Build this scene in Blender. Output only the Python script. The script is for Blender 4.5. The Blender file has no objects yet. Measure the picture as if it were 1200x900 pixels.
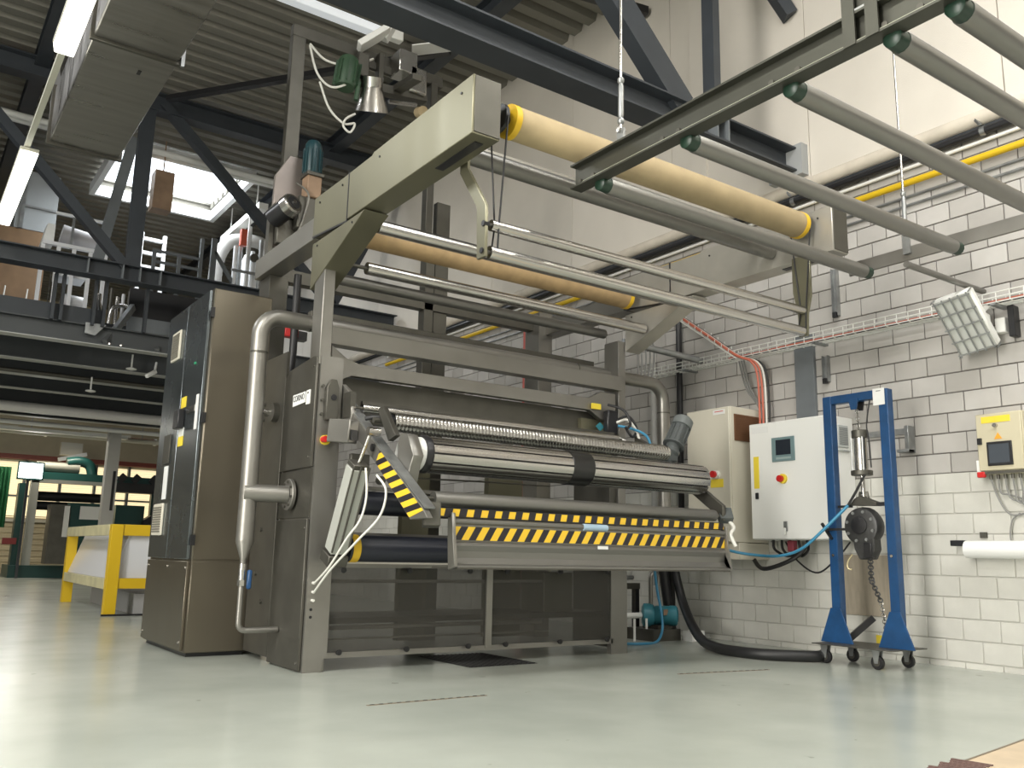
import bpy, bmesh, math, random
from mathutils import Vector, Matrix
random.seed(7)
S = bpy.context.scene
COL = S.collection

# ------------------------------------------------------------------ camera
cam = bpy.data.cameras.new('camera'); camo = bpy.data.objects.new('camera', cam); COL.objects.link(camo)
cam.sensor_width = 36.0; cam.lens = 1034.13 / 1200 * 36.0; cam.clip_end = 200; cam.clip_start = 0.02
yaw, pitch, roll = 0.61022714, 0.19108001, 0.02107353
fwd = Vector((math.sin(yaw) * math.cos(pitch), math.cos(yaw) * math.cos(pitch), math.sin(pitch)))
rt = Vector((math.cos(yaw), -math.sin(yaw), 0)); up = rt.cross(fwd)
r2 = math.cos(roll) * rt + math.sin(roll) * up; u2 = -math.sin(roll) * rt + math.cos(roll) * up
camo.matrix_world = Matrix(((r2.x, u2.x, -fwd.x, 0), (r2.y, u2.y, -fwd.y, 0), (r2.z, u2.z, -fwd.z, 0.8), (0, 0, 0, 1)))
S.camera = camo

# ------------------------------------------------------------------ world, light, exposure
w = bpy.data.worlds.new('world'); S.world = w; w.use_nodes = True
w.node_tree.nodes['Background'].inputs[0].default_value = (0.86, 0.93, 1.0, 1)
w.node_tree.nodes['Background'].inputs[1].default_value = 3.0
def area(name, loc, sx, sy, power, color=(1, 1, 1), rot=(0, 0, 0)):
    l = bpy.data.lights.new(name, 'AREA'); l.shape = 'RECTANGLE'; l.size = sx; l.size_y = sy
    l.energy = power; l.color = color
    o = bpy.data.objects.new(name, l); COL.objects.link(o); o.location = loc; o.rotation_euler = rot
    return o
# daylight through the roof skylights
area('skylight_daylight', (3.6, 1.6, 7.8), 2.4, 2.4, 170, (1.0, 0.97, 0.92))
area('skylight_daylight', (3.9, -4.5, 7.8), 2.4, 2.4, 460, (1.0, 0.97, 0.92))
area('skylight_daylight', (-3.5, 1.5, 7.8), 2.4, 2.4, 600, (1.0, 0.97, 0.92))
area('skylight_daylight', (3.75, 17.1, 8.05), 2.0, 2.2, 260, (0.92, 0.97, 1.0))
area('skylight_daylight', (-3.5, 12, 7.8), 2.4, 2.4, 300, (0.97, 0.98, 1.0))
# added fill light at the left wall, unseen, to brighten the right wall
area('added_left_fill', (-7.75, 1.0, 3.4), 9.0, 2.6, 1500, (1.0, .965, .90), (0, -math.pi / 2, 0))
# the fluorescent rows that hang outside the frame, and the lamps under the mezzanine
for (x, y, z) in ((.77, 3.2, 4.95), (.77, .4, 4.95), (.77, -2.6, 4.95), (4.6, 1.8, 5.5), (4.6, -1.0, 5.5), (4.6, -3.8, 5.5)): area('fluorescent_row', (x, y, z), .15, 2.2, 38, (1.0, .98, .88))
area('mezzanine_lamp', (2.0, 24.8, 3.5), 4.0, .15, 130, (1.0, .93, .78)); area('mezzanine_lamp', (1.0, 19.0, 3.2), 4.0, .15, 70, (1.0, .95, .85))
S.view_settings.view_transform = 'Standard'; S.view_settings.look = 'None'
S.view_settings.gamma = 1.0; S.view_settings.use_curve_mapping = False
S.view_settings.exposure = 0.0
S.cycles.use_denoising = True
S.cycles.max_bounces = 8

# ------------------------------------------------------------------ materials
MATS = {}
def mat(name, col, rough=0.5, metal=0.0, var=0.0, vscale=4.0, bump=0.0, bscale=60.0, emit=None, estr=0.0, rvar=0.0, stretch=None, alpha=1.0):
    if name in MATS: return MATS[name]
    m = bpy.data.materials.new(name); m.use_nodes = True; nt = m.node_tree; b = nt.nodes['Principled BSDF']
    b.inputs['Base Color'].default_value = (*col, 1); b.inputs['Roughness'].default_value = rough; b.inputs['Metallic'].default_value = metal
    if alpha < 1: b.inputs['Alpha'].default_value = alpha
    if var or rvar or bump:
        tc = nt.nodes.new('ShaderNodeTexCoord'); src = tc.outputs['Object']
        if stretch:
            mp = nt.nodes.new('ShaderNodeMapping'); mp.inputs['Scale'].default_value = stretch
            nt.links.new(src, mp.inputs['Vector']); src = mp.outputs['Vector']
        n = nt.nodes.new('ShaderNodeTexNoise'); n.inputs['Scale'].default_value = vscale; n.inputs['Detail'].default_value = 5
        nt.links.new(src, n.inputs['Vector'])
        if var:
            cr = nt.nodes.new('ShaderNodeMapRange'); cr.inputs['From Min'].default_value = .3; cr.inputs['From Max'].default_value = .7
            cr.inputs['To Min'].default_value = 1 - var; cr.inputs['To Max'].default_value = 1 + var
            nt.links.new(n.outputs['Fac'], cr.inputs['Value'])
            mx = nt.nodes.new('ShaderNodeMix'); mx.data_type = 'RGBA'; mx.blend_type = 'MULTIPLY'; mx.inputs[0].default_value = 1
            mx.inputs[6].default_value = (*col, 1); nt.links.new(cr.outputs[0], mx.inputs[7]); nt.links.new(mx.outputs[2], b.inputs['Base Color'])
        if rvar:
            cr = nt.nodes.new('ShaderNodeMapRange'); cr.inputs['From Min'].default_value = .3; cr.inputs['From Max'].default_value = .7
            cr.inputs['To Min'].default_value = max(.02, rough - rvar); cr.inputs['To Max'].default_value = rough + rvar
            nt.links.new(n.outputs['Fac'], cr.inputs['Value']); nt.links.new(cr.outputs[0], b.inputs['Roughness'])
        if bump:
            n2 = nt.nodes.new('ShaderNodeTexNoise'); n2.inputs['Scale'].default_value = bscale; n2.inputs['Detail'].default_value = 3
            nt.links.new(tc.outputs['Object'], n2.inputs['Vector'])
            bp = nt.nodes.new('ShaderNodeBump'); bp.inputs['Strength'].default_value = bump; bp.inputs['Distance'].default_value = .01
            nt.links.new(n2.outputs['Fac'], bp.inputs['Height']); nt.links.new(bp.outputs[0], b.inputs['Normal'])
    if emit:
        b.inputs['Emission Color'].default_value = (*emit, 1); b.inputs['Emission Strength'].default_value = estr
    MATS[name] = m; return m

STEEL = mat('stainless_steel', (.27, .26, .238), .40, .78, var=.08, vscale=3, rvar=.06)
STEEL2 = mat('stainless_sheet_reflected_tint', (.20, .19, .13), .42, .7, var=.10, vscale=2.2, rvar=.07, stretch=(1, 1, .25))  # greenish-yellow reflected light is put into the base colour
STEELD = mat('dull_steel', (.11, .105, .09), .48, .7, var=.12, vscale=5)
CHROME = mat('polished_roller_steel', (.52, .505, .48), .25, 1.0)
ROLLG = mat('grey_aluminium_tube', (.21, .205, .19), .38, .7)
ZINC = mat('galvanised_steel', (.33, .34, .34), .42, .8, var=.2, vscale=9)
DUCTM = mat('galvanised_duct_sheet', (.26, .25, .235), .36, .85, var=.2, vscale=2.5, rvar=.12, stretch=(.4, 4, 1))
STRUCT = mat('blue_grey_painted_steel', (.036, .042, .050), .5, 0.0, var=.1)
STRUCTL = mat('mid_grey_painted_steel', (.16, .175, .185), .5, 0.0, var=.1)
BLACK = mat('black_rubber', (.012, .012, .013), .5)
BLACKG = mat('black_paint', (.016, .016, .018), .35)
NAVY = mat('dark_blue_rubber', (.010, .012, .020), .42)
WHITEP = mat('white_enamel', (.80, .80, .77), .38)
CREAM = mat('cream_enamel', (.62, .585, .49), .42)
WHITEC = mat('white_plastic_cable', (.70, .69, .64), .45)
BLUE = mat('blue_paint', (.009, .055, .155), .38, var=.15, vscale=12)
BLUEC = mat('light_blue_air_hose', (.05, .25, .42), .4)
TEAL = mat('teal_motor_paint', (.035, .20, .25), .45)
GREENM = mat('green_motor_paint', (.035, .075, .040), .5)
DKTEAL = mat('dark_teal_motor_paint', (.012, .045, .055), .4)
GREYM = mat('grey_motor_paint', (.085, .095, .095), .5)
YEL = mat('yellow_paint', (.66, .43, .01), .45)
YELT = mat('yellow_end_tape', (.72, .45, .02), .5)
YSTK = mat('yellow_sticker', (.80, .62, .05), .5)
RED = mat('red_plastic', (.55, .02, .02), .35)
ORANGE = mat('orange_cable', (.50, .13, .08), .5)
FELT = mat('beige_felt_cover', (.40, .31, .18), .8, var=.10, vscale=6, bump=.1, bscale=300)
FELTD = mat('worn_brown_felt_cover', (.42, .29, .15), .85, var=.16, vscale=7, bump=.1, bscale=300)
GREENCAP = mat('dark_green_bearing_cap', (.010, .030, .018), .4)
WOOD = mat('grey_brown_board', (.30, .26, .20), .6, var=.12, vscale=6, stretch=(1, 6, 1))
PAPER = mat('white_label', (.75, .75, .73), .5)
SCREEN = mat('dark_touch_screen', (.02, .025, .035), .2)
SCRGREY = mat('grey_screen_bezel', (.16, .24, .25), .4)
BROWN = mat('brown_filter_grille', (.16, .075, .035), .6)
COPPER = mat('rusty_brown_paint', (.30, .20, .13), .6, var=.2)
BRICKBROWN = mat('brown_panel', (.20, .12, .06), .6, var=.15, vscale=3)
REDBAND = mat('rust_red_beam_paint', (.22, .045, .025), .5)
GREENP = mat('machine_green_paint', (.006, .050, .045), .4)
GREENCURT = mat('green_curtain', (.01, .10, .035), .6)
LAMPGLASS = mat('fluorescent_diffuser', (1, 1, .95), .4, emit=(1.0, .98, .86), estr=4.5)
TRUNK = mat('cream_lamp_trunking', (.55, .54, .45), .5)
BLIND = mat('backlit_cream_blind', (.80, .70, .48), .6, emit=(1.0, .84, .52), estr=.85)

def hazard(name, axis, pitch, lean, duty=.5):
    m = bpy.data.materials.new(name); m.use_nodes = True; nt = m.node_tree; b = nt.nodes['Principled BSDF']; b.inputs['Roughness'].default_value = .45
    tc = nt.nodes.new('ShaderNodeTexCoord'); sp = nt.nodes.new('ShaderNodeSeparateXYZ'); nt.links.new(tc.outputs['Object'], sp.inputs[0])
    a = nt.nodes.new('ShaderNodeMath'); a.operation = 'MULTIPLY_ADD'; nt.links.new(sp.outputs['Z'], a.inputs[0]); a.inputs[1].default_value = lean
    nt.links.new(sp.outputs[axis], a.inputs[2])
    d = nt.nodes.new('ShaderNodeMath'); d.operation = 'DIVIDE'; nt.links.new(a.outputs[0], d.inputs[0]); d.inputs[1].default_value = pitch
    f = nt.nodes.new('ShaderNodeMath'); f.operation = 'FRACT'; nt.links.new(d.outputs[0], f.inputs[0])
    g = nt.nodes.new('ShaderNodeMath'); g.operation = 'GREATER_THAN'; nt.links.new(f.outputs[0], g.inputs[0]); g.inputs[1].default_value = duty
    mx = nt.nodes.new('ShaderNodeMix'); mx.data_type = 'RGBA'; nt.links.new(g.outputs[0], mx.inputs[0])
    mx.inputs[6].default_value = (.015, .013, .018, 1); mx.inputs[7].default_value = (.78, .50, .03, 1)
    nt.links.new(mx.outputs[2], b.inputs['Base Color']); return m
HAZ_LOW = hazard('diagonal_hazard_tape', 'X', .1085, -.62)
HAZ_UP = hazard('square_hazard_tape', 'X', .1085, -.25, .52)
HAZ_ARM = hazard('arm_hazard_tape', 'Y', .50, 6.6, .5)

def mesh_mat(name, col, alpha, rough=.5, metal=.6):
    m = bpy.data.materials.new(name); m.use_nodes = True; nt = m.node_tree; b = nt.nodes['Principled BSDF']
    b.inputs['Base Color'].default_value = (*col, 1); b.inputs['Roughness'].default_value = rough; b.inputs['Metallic'].default_value = metal
    t = nt.nodes.new('ShaderNodeBsdfTransparent'); mx = nt.nodes.new('ShaderNodeMixShader'); mx.inputs[0].default_value = alpha
    nt.links.new(t.outputs[0], mx.inputs[1]); nt.links.new(b.outputs[0], mx.inputs[2]); nt.links.new(mx.outputs[0], nt.nodes['Material Output'].inputs[0]); return m
PERF = mesh_mat('fine_perforated_sheet', (.10, .095, .085), .52)

def block_mat(name, island):
    m = bpy.data.materials.new(name); m.use_nodes = True; nt = m.node_tree; b = nt.nodes['Principled BSDF']; b.inputs['Roughness'].default_value = .62
    if island:
        g = nt.nodes.new('ShaderNodeNewGeometry'); rnd = g.outputs['Random Per Island']
    else:
        g = nt.nodes.new('ShaderNodeObjectInfo'); rnd = g.outputs['Random']
    cr = nt.nodes.new('ShaderNodeValToRGB'); cr.color_ramp.elements[0].color = (.385, .365, .340, 1); cr.color_ramp.elements[1].color = (.51, .49, .465, 1)
    nt.links.new(rnd, cr.inputs[0])
    tc = nt.nodes.new('ShaderNodeTexCoord'); g2 = nt.nodes.new('ShaderNodeNewGeometry')
    n = nt.nodes.new('ShaderNodeTexNoise'); n.inputs['Scale'].default_value = 3; n.inputs['Detail'].default_value = 6; nt.links.new(g2.outputs['Position'], n.inputs['Vector'])
    mr = nt.nodes.new('ShaderNodeMapRange'); mr.inputs['To Min'].default_value = .80; mr.inputs['To Max'].default_value = 1.18; nt.links.new(n.outputs['Fac'], mr.inputs['Value'])
    mx = nt.nodes.new('ShaderNodeMix'); mx.data_type = 'RGBA'; mx.blend_type = 'MULTIPLY'; mx.inputs[0].default_value = 1
    nt.links.new(cr.outputs[0], mx.inputs[6]); nt.links.new(mr.outputs[0], mx.inputs[7]); nt.links.new(mx.outputs[2], b.inputs['Base Color'])
    n2 = nt.nodes.new('ShaderNodeTexNoise'); n2.inputs['Scale'].default_value = 120; nt.links.new(g2.outputs['Position'], n2.inputs['Vector'])
    bp = nt.nodes.new('ShaderNodeBump'); bp.inputs['Strength'].default_value = .15; bp.inputs['Distance'].default_value = .005
    nt.links.new(n2.outputs['Fac'], bp.inputs['Height']); nt.links.new(bp.outputs[0], b.inputs['Normal'])
    return m
BLOCK = block_mat('grey_white_block', False); BLOCKS = block_mat('grey_white_block_far', True)
BLOCKP = mat('white_painted_block', (.62, .61, .56), .45, var=.13, vscale=2.0, bump=.1, bscale=90)
MORTAR = mat('dark_mortar', (.17, .16, .15), .9)
MORTARP = mat('painted_mortar', (.52, .51, .47), .5)
PLASTER = mat('white_rendered_concrete', (.655, .61, .54), .8, var=.05, vscale=1.2, bump=.15, bscale=80)

def floor_mat():
    m = bpy.data.materials.new('grey_green_epoxy_floor'); m.use_nodes = True; nt = m.node_tree; b = nt.nodes['Principled BSDF']
    g = nt.nodes.new('ShaderNodeNewGeometry')
    n = nt.nodes.new('ShaderNodeTexNoise'); n.inputs['Scale'].default_value = .9; n.inputs['Detail'].default_value = 8; nt.links.new(g.outputs['Position'], n.inputs['Vector'])
    cr = nt.nodes.new('ShaderNodeValToRGB'); cr.color_ramp.elements[0].position = .3; cr.color_ramp.elements[1].position = .72
    cr.color_ramp.elements[0].color = (.33, .355, .315, 1); cr.color_ramp.elements[1].color = (.43, .455, .405, 1); nt.links.new(n.outputs['Fac'], cr.inputs[0])
    # small dark scuffs and chips
    v = nt.nodes.new('ShaderNodeTexNoise'); v.inputs['Scale'].default_value = 7.5; v.inputs['Detail'].default_value = 2; nt.links.new(g.outputs['Position'], v.inputs['Vector'])
    mr = nt.nodes.new('ShaderNodeMapRange'); mr.inputs['From Min'].default_value = .735; mr.inputs['From Max'].default_value = .76; nt.links.new(v.outputs['Fac'], mr.inputs['Value'])
    mx = nt.nodes.new('ShaderNodeMix'); mx.data_type = 'RGBA'; nt.links.new(mr.outputs[0], mx.inputs[0]); nt.links.new(cr.outputs[0], mx.inputs[6]); mx.inputs[7].default_value = (.27, .28, .25, 1)
    nt.links.new(mx.outputs[2], b.inputs['Base Color'])
    n3 = nt.nodes.new('ShaderNodeTexNoise'); n3.inputs['Scale'].default_value = 2.5; n3.inputs['Detail'].default_value = 6; nt.links.new(g.outputs['Position'], n3.inputs['Vector'])
    r = nt.nodes.new('ShaderNodeMapRange'); r.inputs['To Min'].default_value = .15; r.inputs['To Max'].default_value = .30; nt.links.new(n3.outputs['Fac'], r.inputs['Value']); nt.links.new(r.outputs[0], b.inputs['Roughness'])
    bp = nt.nodes.new('ShaderNodeBump'); bp.inputs['Strength'].default_value = .035; bp.inputs['Distance'].default_value = .02
    nt.links.new(n3.outputs['Fac'], bp.inputs['Height']); nt.links.new(bp.outputs[0], b.inputs['Normal'])
    return m
FLOOR = floor_mat()
DECK = mat('dark_corrugated_roof_deck', (.21, .20, .17), .5, .2, var=.1, vscale=1)

# ------------------------------------------------------------------ mesh helpers
def V(*a): return Vector(a)
def smooth_path(pts, n=6):
    P = [Vector(p) for p in pts]
    if len(P) < 3: return P
    out = []
    for i in range(len(P) - 1):
        p0 = P[max(i - 1, 0)]; p1 = P[i]; p2 = P[i + 1]; p3 = P[min(i + 2, len(P) - 1)]
        for k in range(n):
            t = k / n
            out.append(.5 * ((2 * p1) + (-p0 + p2) * t + (2 * p0 - 5 * p1 + 4 * p2 - p3) * t * t + (-p0 + 3 * p1 - 3 * p2 + p3) * t ** 3))
    out.append(P[-1]); return out
class MB:
    def __init__(s): s.v = []; s.f = []; s.sm = []
    def _add(s, vs, fs, sm=False):
        o = len(s.v); s.v += [Vector(x) for x in vs]; s.f += [tuple(i + o for i in f) for f in fs]; s.sm += [sm] * len(fs) if isinstance(sm, bool) else sm
        return s
    def box(s, x0, x1, y0, y1, z0, z1):
        vs = [(x, y, z) for x in (x0, x1) for y in (y0, y1) for z in (z0, z1)]
        return s._add(vs, [(0, 1, 3, 2), (4, 6, 7, 5), (0, 4, 5, 1), (2, 3, 7, 6), (0, 2, 6, 4), (1, 5, 7, 3)])
    def bar(s, p0, p1, w, h, upv=(0, 0, 1)):
        p0 = Vector(p0); p1 = Vector(p1); d = (p1 - p0).normalized(); a = d.cross(Vector(upv))
        if a.length < 1e-4: a = d.cross(Vector((0, 1, 0)))
        a.normalize(); b = a.cross(d).normalized(); vs = []
        for p in (p0, p1):
            for i, j in ((-1, -1), (1, -1), (1, 1), (-1, 1)): vs.append(p + a * (w / 2 * i) + b * (h / 2 * j))
        return s._add(vs, [(3, 2, 1, 0), (4, 5, 6, 7), (0, 1, 5, 4), (1, 2, 6, 5), (2, 3, 7, 6), (3, 0, 4, 7)])
    def lathe(s, p0, d, prof, n=24, caps=True):
        p0 = Vector(p0); d = Vector(d).normalized(); a = d.orthogonal().normalized(); b = d.cross(a); vs = []
        for t, r in prof:
            for k in range(n):
                th = 2 * math.pi * k / n; vs.append(p0 + d * t + (a * math.cos(th) + b * math.sin(th)) * r)
        fs = []; m = len(prof)
        for i in range(m - 1):
            for k in range(n): fs.append((i * n + k, i * n + (k + 1) % n, (i + 1) * n + (k + 1) % n, (i + 1) * n + k))
        sm = [True] * len(fs)
        if caps: fs += [tuple(range(n))[::-1], tuple(range((m - 1) * n, m * n))]; sm += [False, False]
        return s._add(vs, fs, sm)
    def cyl(s, p0, p1, r, n=24, r2=None):
        d = Vector(p1) - Vector(p0); return s.lathe(p0, d, [(0, r), (d.length, r if r2 is None else r2)], n)
    def tube(s, pts, r, n=10):
        P = [Vector(p) for p in pts]; vs = []; fs = []; t = (P[1] - P[0]).normalized(); a = t.orthogonal().normalized()
        for i, p in enumerate(P):
            t2 = (P[min(i + 1, len(P) - 1)] - P[max(i - 1, 0)]).normalized(); a = (a - t2 * a.dot(t2))
            a = a.normalized() if a.length > 1e-5 else t2.orthogonal().normalized(); b = t2.cross(a)
            for k in range(n): th = 2 * math.pi * k / n; vs.append(p + (a * math.cos(th) + b * math.sin(th)) * r)
        for i in range(len(P) - 1):
            for k in range(n): fs.append((i * n + k, i * n + (k + 1) % n, (i + 1) * n + (k + 1) % n, (i + 1) * n + k))
        sm = [True] * len(fs) + [False, False]; fs += [tuple(range(n))[::-1], tuple(range((len(P) - 1) * n, len(P) * n))]
        return s._add(vs, fs, sm)
    def prism(s, poly, axis, a, b):
        n = len(poly)
        def mk(u, v, t): return {'x': (t, u, v), 'y': (u, t, v), 'z': (u, v, t)}[axis]
        vs = [mk(u, v, a) for u, v in poly] + [mk(u, v, b) for u, v in poly]
        fs = [tuple(range(n))[::-1], tuple(range(n, 2 * n))] + [(i, (i + 1) % n, (i + 1) % n + n, i + n) for i in range(n)]
        return s._add(vs, fs)
    def ibeam(s, axis, a, b, c, z0, z1, wd, tf=.018, tw=.014):
        h = wd / 2; t = tw / 2
        return s.prism([(c - h, z0), (c + h, z0), (c + h, z0 + tf), (c + t, z0 + tf), (c + t, z1 - tf), (c + h, z1 - tf), (c + h, z1), (c - h, z1), (c - h, z1 - tf), (c - t, z1 - tf), (c - t, z0 + tf), (c - h, z0 + tf)], axis, a, b)
    def sphere(s, c, r, n=12):
        return s.lathe(Vector(c) - Vector((0, 0, r)), (0, 0, 1), [(r - r * math.cos(math.pi * i / 8) , max(1e-4, r * math.sin(math.pi * i / 8))) for i in range(9)], n)
def root_of(o):
    while o.parent: o = o.parent
    return o
def obj(name, mb, m, parent=None, bev=0.0, label=None, kind=None, cat=None, group=None, loc=None):
    me = bpy.data.meshes.new(name); off = Vector((0, 0, 0))
    if parent: off = root_of(parent).location.copy()
    elif loc is not None: off = Vector(loc)
    me.from_pydata([tuple(v - off) for v in mb.v], [], mb.f)
    me.polygons.foreach_set('use_smooth', mb.sm)
    bm = bmesh.new(); bm.from_mesh(me); bmesh.ops.recalc_face_normals(bm, faces=bm.faces)
    if bev:
        es = [e for e in bm.edges if len(e.link_faces) == 2 and e.calc_face_angle(0) > .6]
        bmesh.ops.bevel(bm, geom=es, offset=bev, segments=1, affect='EDGES', profile=.5, clamp_overlap=True)
    bm.to_mesh(me); bm.free(); me.update()
    try: me.set_sharp_from_angle(angle=math.radians(38))
    except Exception: pass
    me.materials.append(m)
    o = bpy.data.objects.new(name, me); COL.objects.link(o)
    if parent: o.parent = parent
    else: o.location = off
    if label: o['label'] = label
    if kind: o['kind'] = kind
    if cat: o['category'] = cat
    if group: o['group'] = group
    return o
def thing(name, label, cat, loc=(0, 0, 0), group=None):
    o = bpy.data.objects.new(name, None); o.empty_display_size = .1; COL.objects.link(o); o.location = loc
    o['label'] = label; o['category'] = cat
    if group: o['group'] = group
    return o
def struct(name, mb, m, bev=0.0, label=None):
    return obj(name, mb, m, bev=bev, kind='structure', label=label)
def copy_tree(o, parent=None):
    c = o.copy(); COL.objects.link(c)
    if parent: c.parent = parent
    for ch in list(o.children): copy_tree(ch, c)
    return c
def text_mesh(name, body, m, parent, origin, right, upv, size, depth=.001, squash=1.0):
    cu = bpy.data.curves.new(name, 'FONT'); cu.body = body; cu.size = size; cu.extrude = depth; cu.align_x = 'CENTER'; cu.align_y = 'CENTER'
    t = bpy.data.objects.new(name, cu); COL.objects.link(t); dg = bpy.context.evaluated_depsgraph_get()
    me = bpy.data.meshes.new_from_object(t.evaluated_get(dg)); bpy.data.objects.remove(t)
    R = Vector(right).normalized(); U = Vector(upv).normalized(); N = R.cross(U); off = root_of(parent).location if parent else Vector((0, 0, 0))
    for v in me.vertices: v.co = Vector(origin) - off + R * v.co.x * squash + U * v.co.y + N * v.co.z
    me.materials.clear(); me.materials.append(m)
    o = bpy.data.objects.new(name, me); COL.objects.link(o); o.parent = parent; return o

# ================================================================== SETTING
XW = 7.085
def pix(p):
    d = Vector(p) - Vector((0, 0, .8)); z = d.dot(fwd); return (600 + 1034.13 * d.dot(r2) / z, 450 - 1034.13 * d.dot(u2) / z) if z > .1 else None
struct('floor', MB().box(-8, 9, -8, 30, -.1, 0), FLOOR)

# block wall: every block a piece of its own, joints recessed
wb = MB().box(XW + .012, XW + .30, -8, 30, 1.53, 4.36); wall_right = struct('wall_right', wb, MORTAR)
obj('painted_mortar', MB().box(XW + .010, XW + .30, -8, 30, 0, 1.53), MORTARP, wall_right)
blocks = []
for i in range(-1, 26):
    z0 = .045 + .165 * i + .005; z1 = .21 + .165 * i - .005
    if i == -1: z0 = 0.0; z1 = .040
    off = 0.0 if i % 2 else .147
    for k in range(-36, 72):
        y0 = 3.25 + .294 * k + off + .004; y1 = y0 + .294 - .009
        blocks.append((i, y0, y1, z0, z1))
hide = [(880, 975, 500, 632), (812, 857, 490, 632), (1145, 1200, 485, 553)]
scored = []
for b in blocks:
    yc = (b[1] + b[2]) / 2; zc = (b[3] + b[4]) / 2; p = pix((XW, yc, zc)); s = -1
    if p and -10 < p[0] < 1215 and -20 < p[1] < 910 and not any(h[0] < p[0] < h[1] and h[2] < p[1] < h[3] for h in hide):
        q = pix((XW, b[2], zc)); q0 = pix((XW, b[1], zc)); s = abs(q[0] - q0[0]) * 12 * (b[4] - b[3])
        if p[0] < 730: s *= .6
    scored.append((s, b))
scored.sort(key=lambda t: -t[0])
cache = {}
for s, b in scored[:300]:
    key = (b[0] == -1, zc_low := (b[3] + b[4]) / 2 < 1.53)
    if key not in cache:
        h = b[4] - b[3]; m_ = MB().box(0, .06, 0, .285, 0, h)
        cache[key] = obj('block', m_, BLOCKP if zc_low else BLOCK, wall_right, bev=.003); o = cache[key]
    else:
        o = cache[key].copy(); COL.objects.link(o)
    o.location = (XW + random.uniform(-.0015, .0015), b[1], b[3])
rest = MB(); restp = MB()
for s, b in scored[300:]:
    if b[2] < -1: continue
    (restp if (b[3] + b[4]) / 2 < 1.53 else rest).box(XW, XW + .06, b[1], b[2], b[3], b[4])
obj('far_blocks', rest, BLOCKS, wall_right, kind='stuff'); obj('far_painted_blocks', restp, BLOCKP, wall_right, kind='stuff')

# white upper wall of tall panels, with a rounded ledge at its foot
wu = struct('wall_upper', MB().box(XW, XW + .3, -8, 30, 4.36, 8.6), MORTARP)
ys = [-8, -3.7, -2.0, -.3, 1.4, 3.12, 4.98, 6.85, 8.7, 10.6, 12.5, 14.4, 18, 22, 26, 29]
for a, b in zip(ys, ys[1:]): obj('panel', MB().box(XW - .085, XW + .02, a + .003, b - .003, 4.46, 8.5), PLASTER, wu, bev=.004)
LEDGE = mat('cream_ledge_with_rust', (.62, .56, .47), .7, var=.10, vscale=5)
struct('trim_1', MB().tube([(XW - .06, -8, 4.44), (XW - .06, 29, 4.44)], .065, 16), LEDGE)
struct('trim_4', MB().box(XW - .11, XW - .08, 6.30, 6.52, 4.50, 7.9), PLASTER)
struct('trim_2', MB().box(XW - .06, XW + .02, -8, 29, 4.345, 4.385), STRUCT)

# far wall with its window band, side walls
CLAD = mat('cream_cladding', (.50, .43, .29), .6, var=.05)
wbk = MB()
prof = []
zz = 0.0
while zz < 1.45: prof += [(28.50, zz), (28.50, zz + .09), (28.53, zz + .10), (28.53, zz + .15)]; zz += .16
wbk.prism(prof + [(28.9, zz), (28.9, 0)], 'x', -8, XW)
wbk.box(-8, XW, 28.5, 28.9, 3.15, 8.6); wbk.box(-8, 1.2, 28.5, 28.9, 1.45, 3.15)
struct('wall_back', wbk, CLAD)
struct('wall_left', MB().box(-8.2, -8, -8, 29, 0, 8.6), mat('pale_grey_wall', (.45, .44, .40), .7))
added_win = struct('added_window', MB().box(-7.99, -7.95, -3.6, 5.6, 2.0, 4.8), mat('added_glowing_pane', (.8, .8, .75), .4, emit=(1, .97, .9), estr=1.5))  # added window with a glowing pane, out of view, backing the left fill
for k in range(8): obj('mullion', MB().box(-7.95, -7.88, -3.62 + 1.31 * k, -3.56 + 1.31 * k, 2.0, 4.8), STRUCTL, added_win)
struct('wall_front', MB().box(-8.2, XW + .3, -8.2, -8, 0, 8.6), MATS['pale_grey_wall'])
win = struct('window_1', MB().box(1.2, XW, 28.56, 28.60, 1.45, 3.15), mat('window_glass_back', (.6, .6, .5), .3))
for k in range(7):
    x = 1.3 + .92 * k
    m_ = MB(); pr = []; z = 1.52
    while z < 3.05: pr += [(28.545, z), (28.52, z + .04), (28.545, z + .055)]; z += .06
    m_.prism(pr + [(28.555, 3.1), (28.555, 1.5)], 'x', x + .03, x + .86); obj('blind', m_, BLIND, win)
    obj('mullion', MB().box(x - .045, x + .02, 28.44, 28.56, 1.45, 3.15), STRUCTL, win)
obj('transom', MB().box(1.2, XW, 28.45, 28.55, 2.12, 2.17), STRUCTL, win)
obj('sill', MB().box(1.2, XW, 28.42, 28.56, 1.42, 1.5), CREAM, win)
struct('trim_3', MB().box(-2, XW, 28.3, 28.5, 3.17, 3.30), REDBAND)

# corrugated roof deck with skylight openings
holes = [(2.65, 4.85, 15.9, 18.3), (2.4, 4.8, .4, 2.8), (2.7, 5.1, -5.7, -3.3), (-4.7, -2.3, .3, 2.7), (-4.7, -2.3, 10.8, 13.2)]
roof = MB(); y = -8.1
while y < 28.8:
    h = [q for q in holes if q[2] - .05 < y + .15 < q[3] + .05]; xs = [-8.2]
    for q in sorted(h): xs += [q[0], q[1]]
    xs.append(XW + .1)
    for a, b in zip(xs[::2], xs[1::2]):
        roof.prism([(y, 7.98), (y + .09, 7.98), (y + .12, 7.89), (y + .27, 7.89), (y + .30, 7.98), (y + .3, 8.02), (y, 8.02)], 'x', a, b)
    y += .3
struct('ceiling', roof, DECK)

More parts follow.
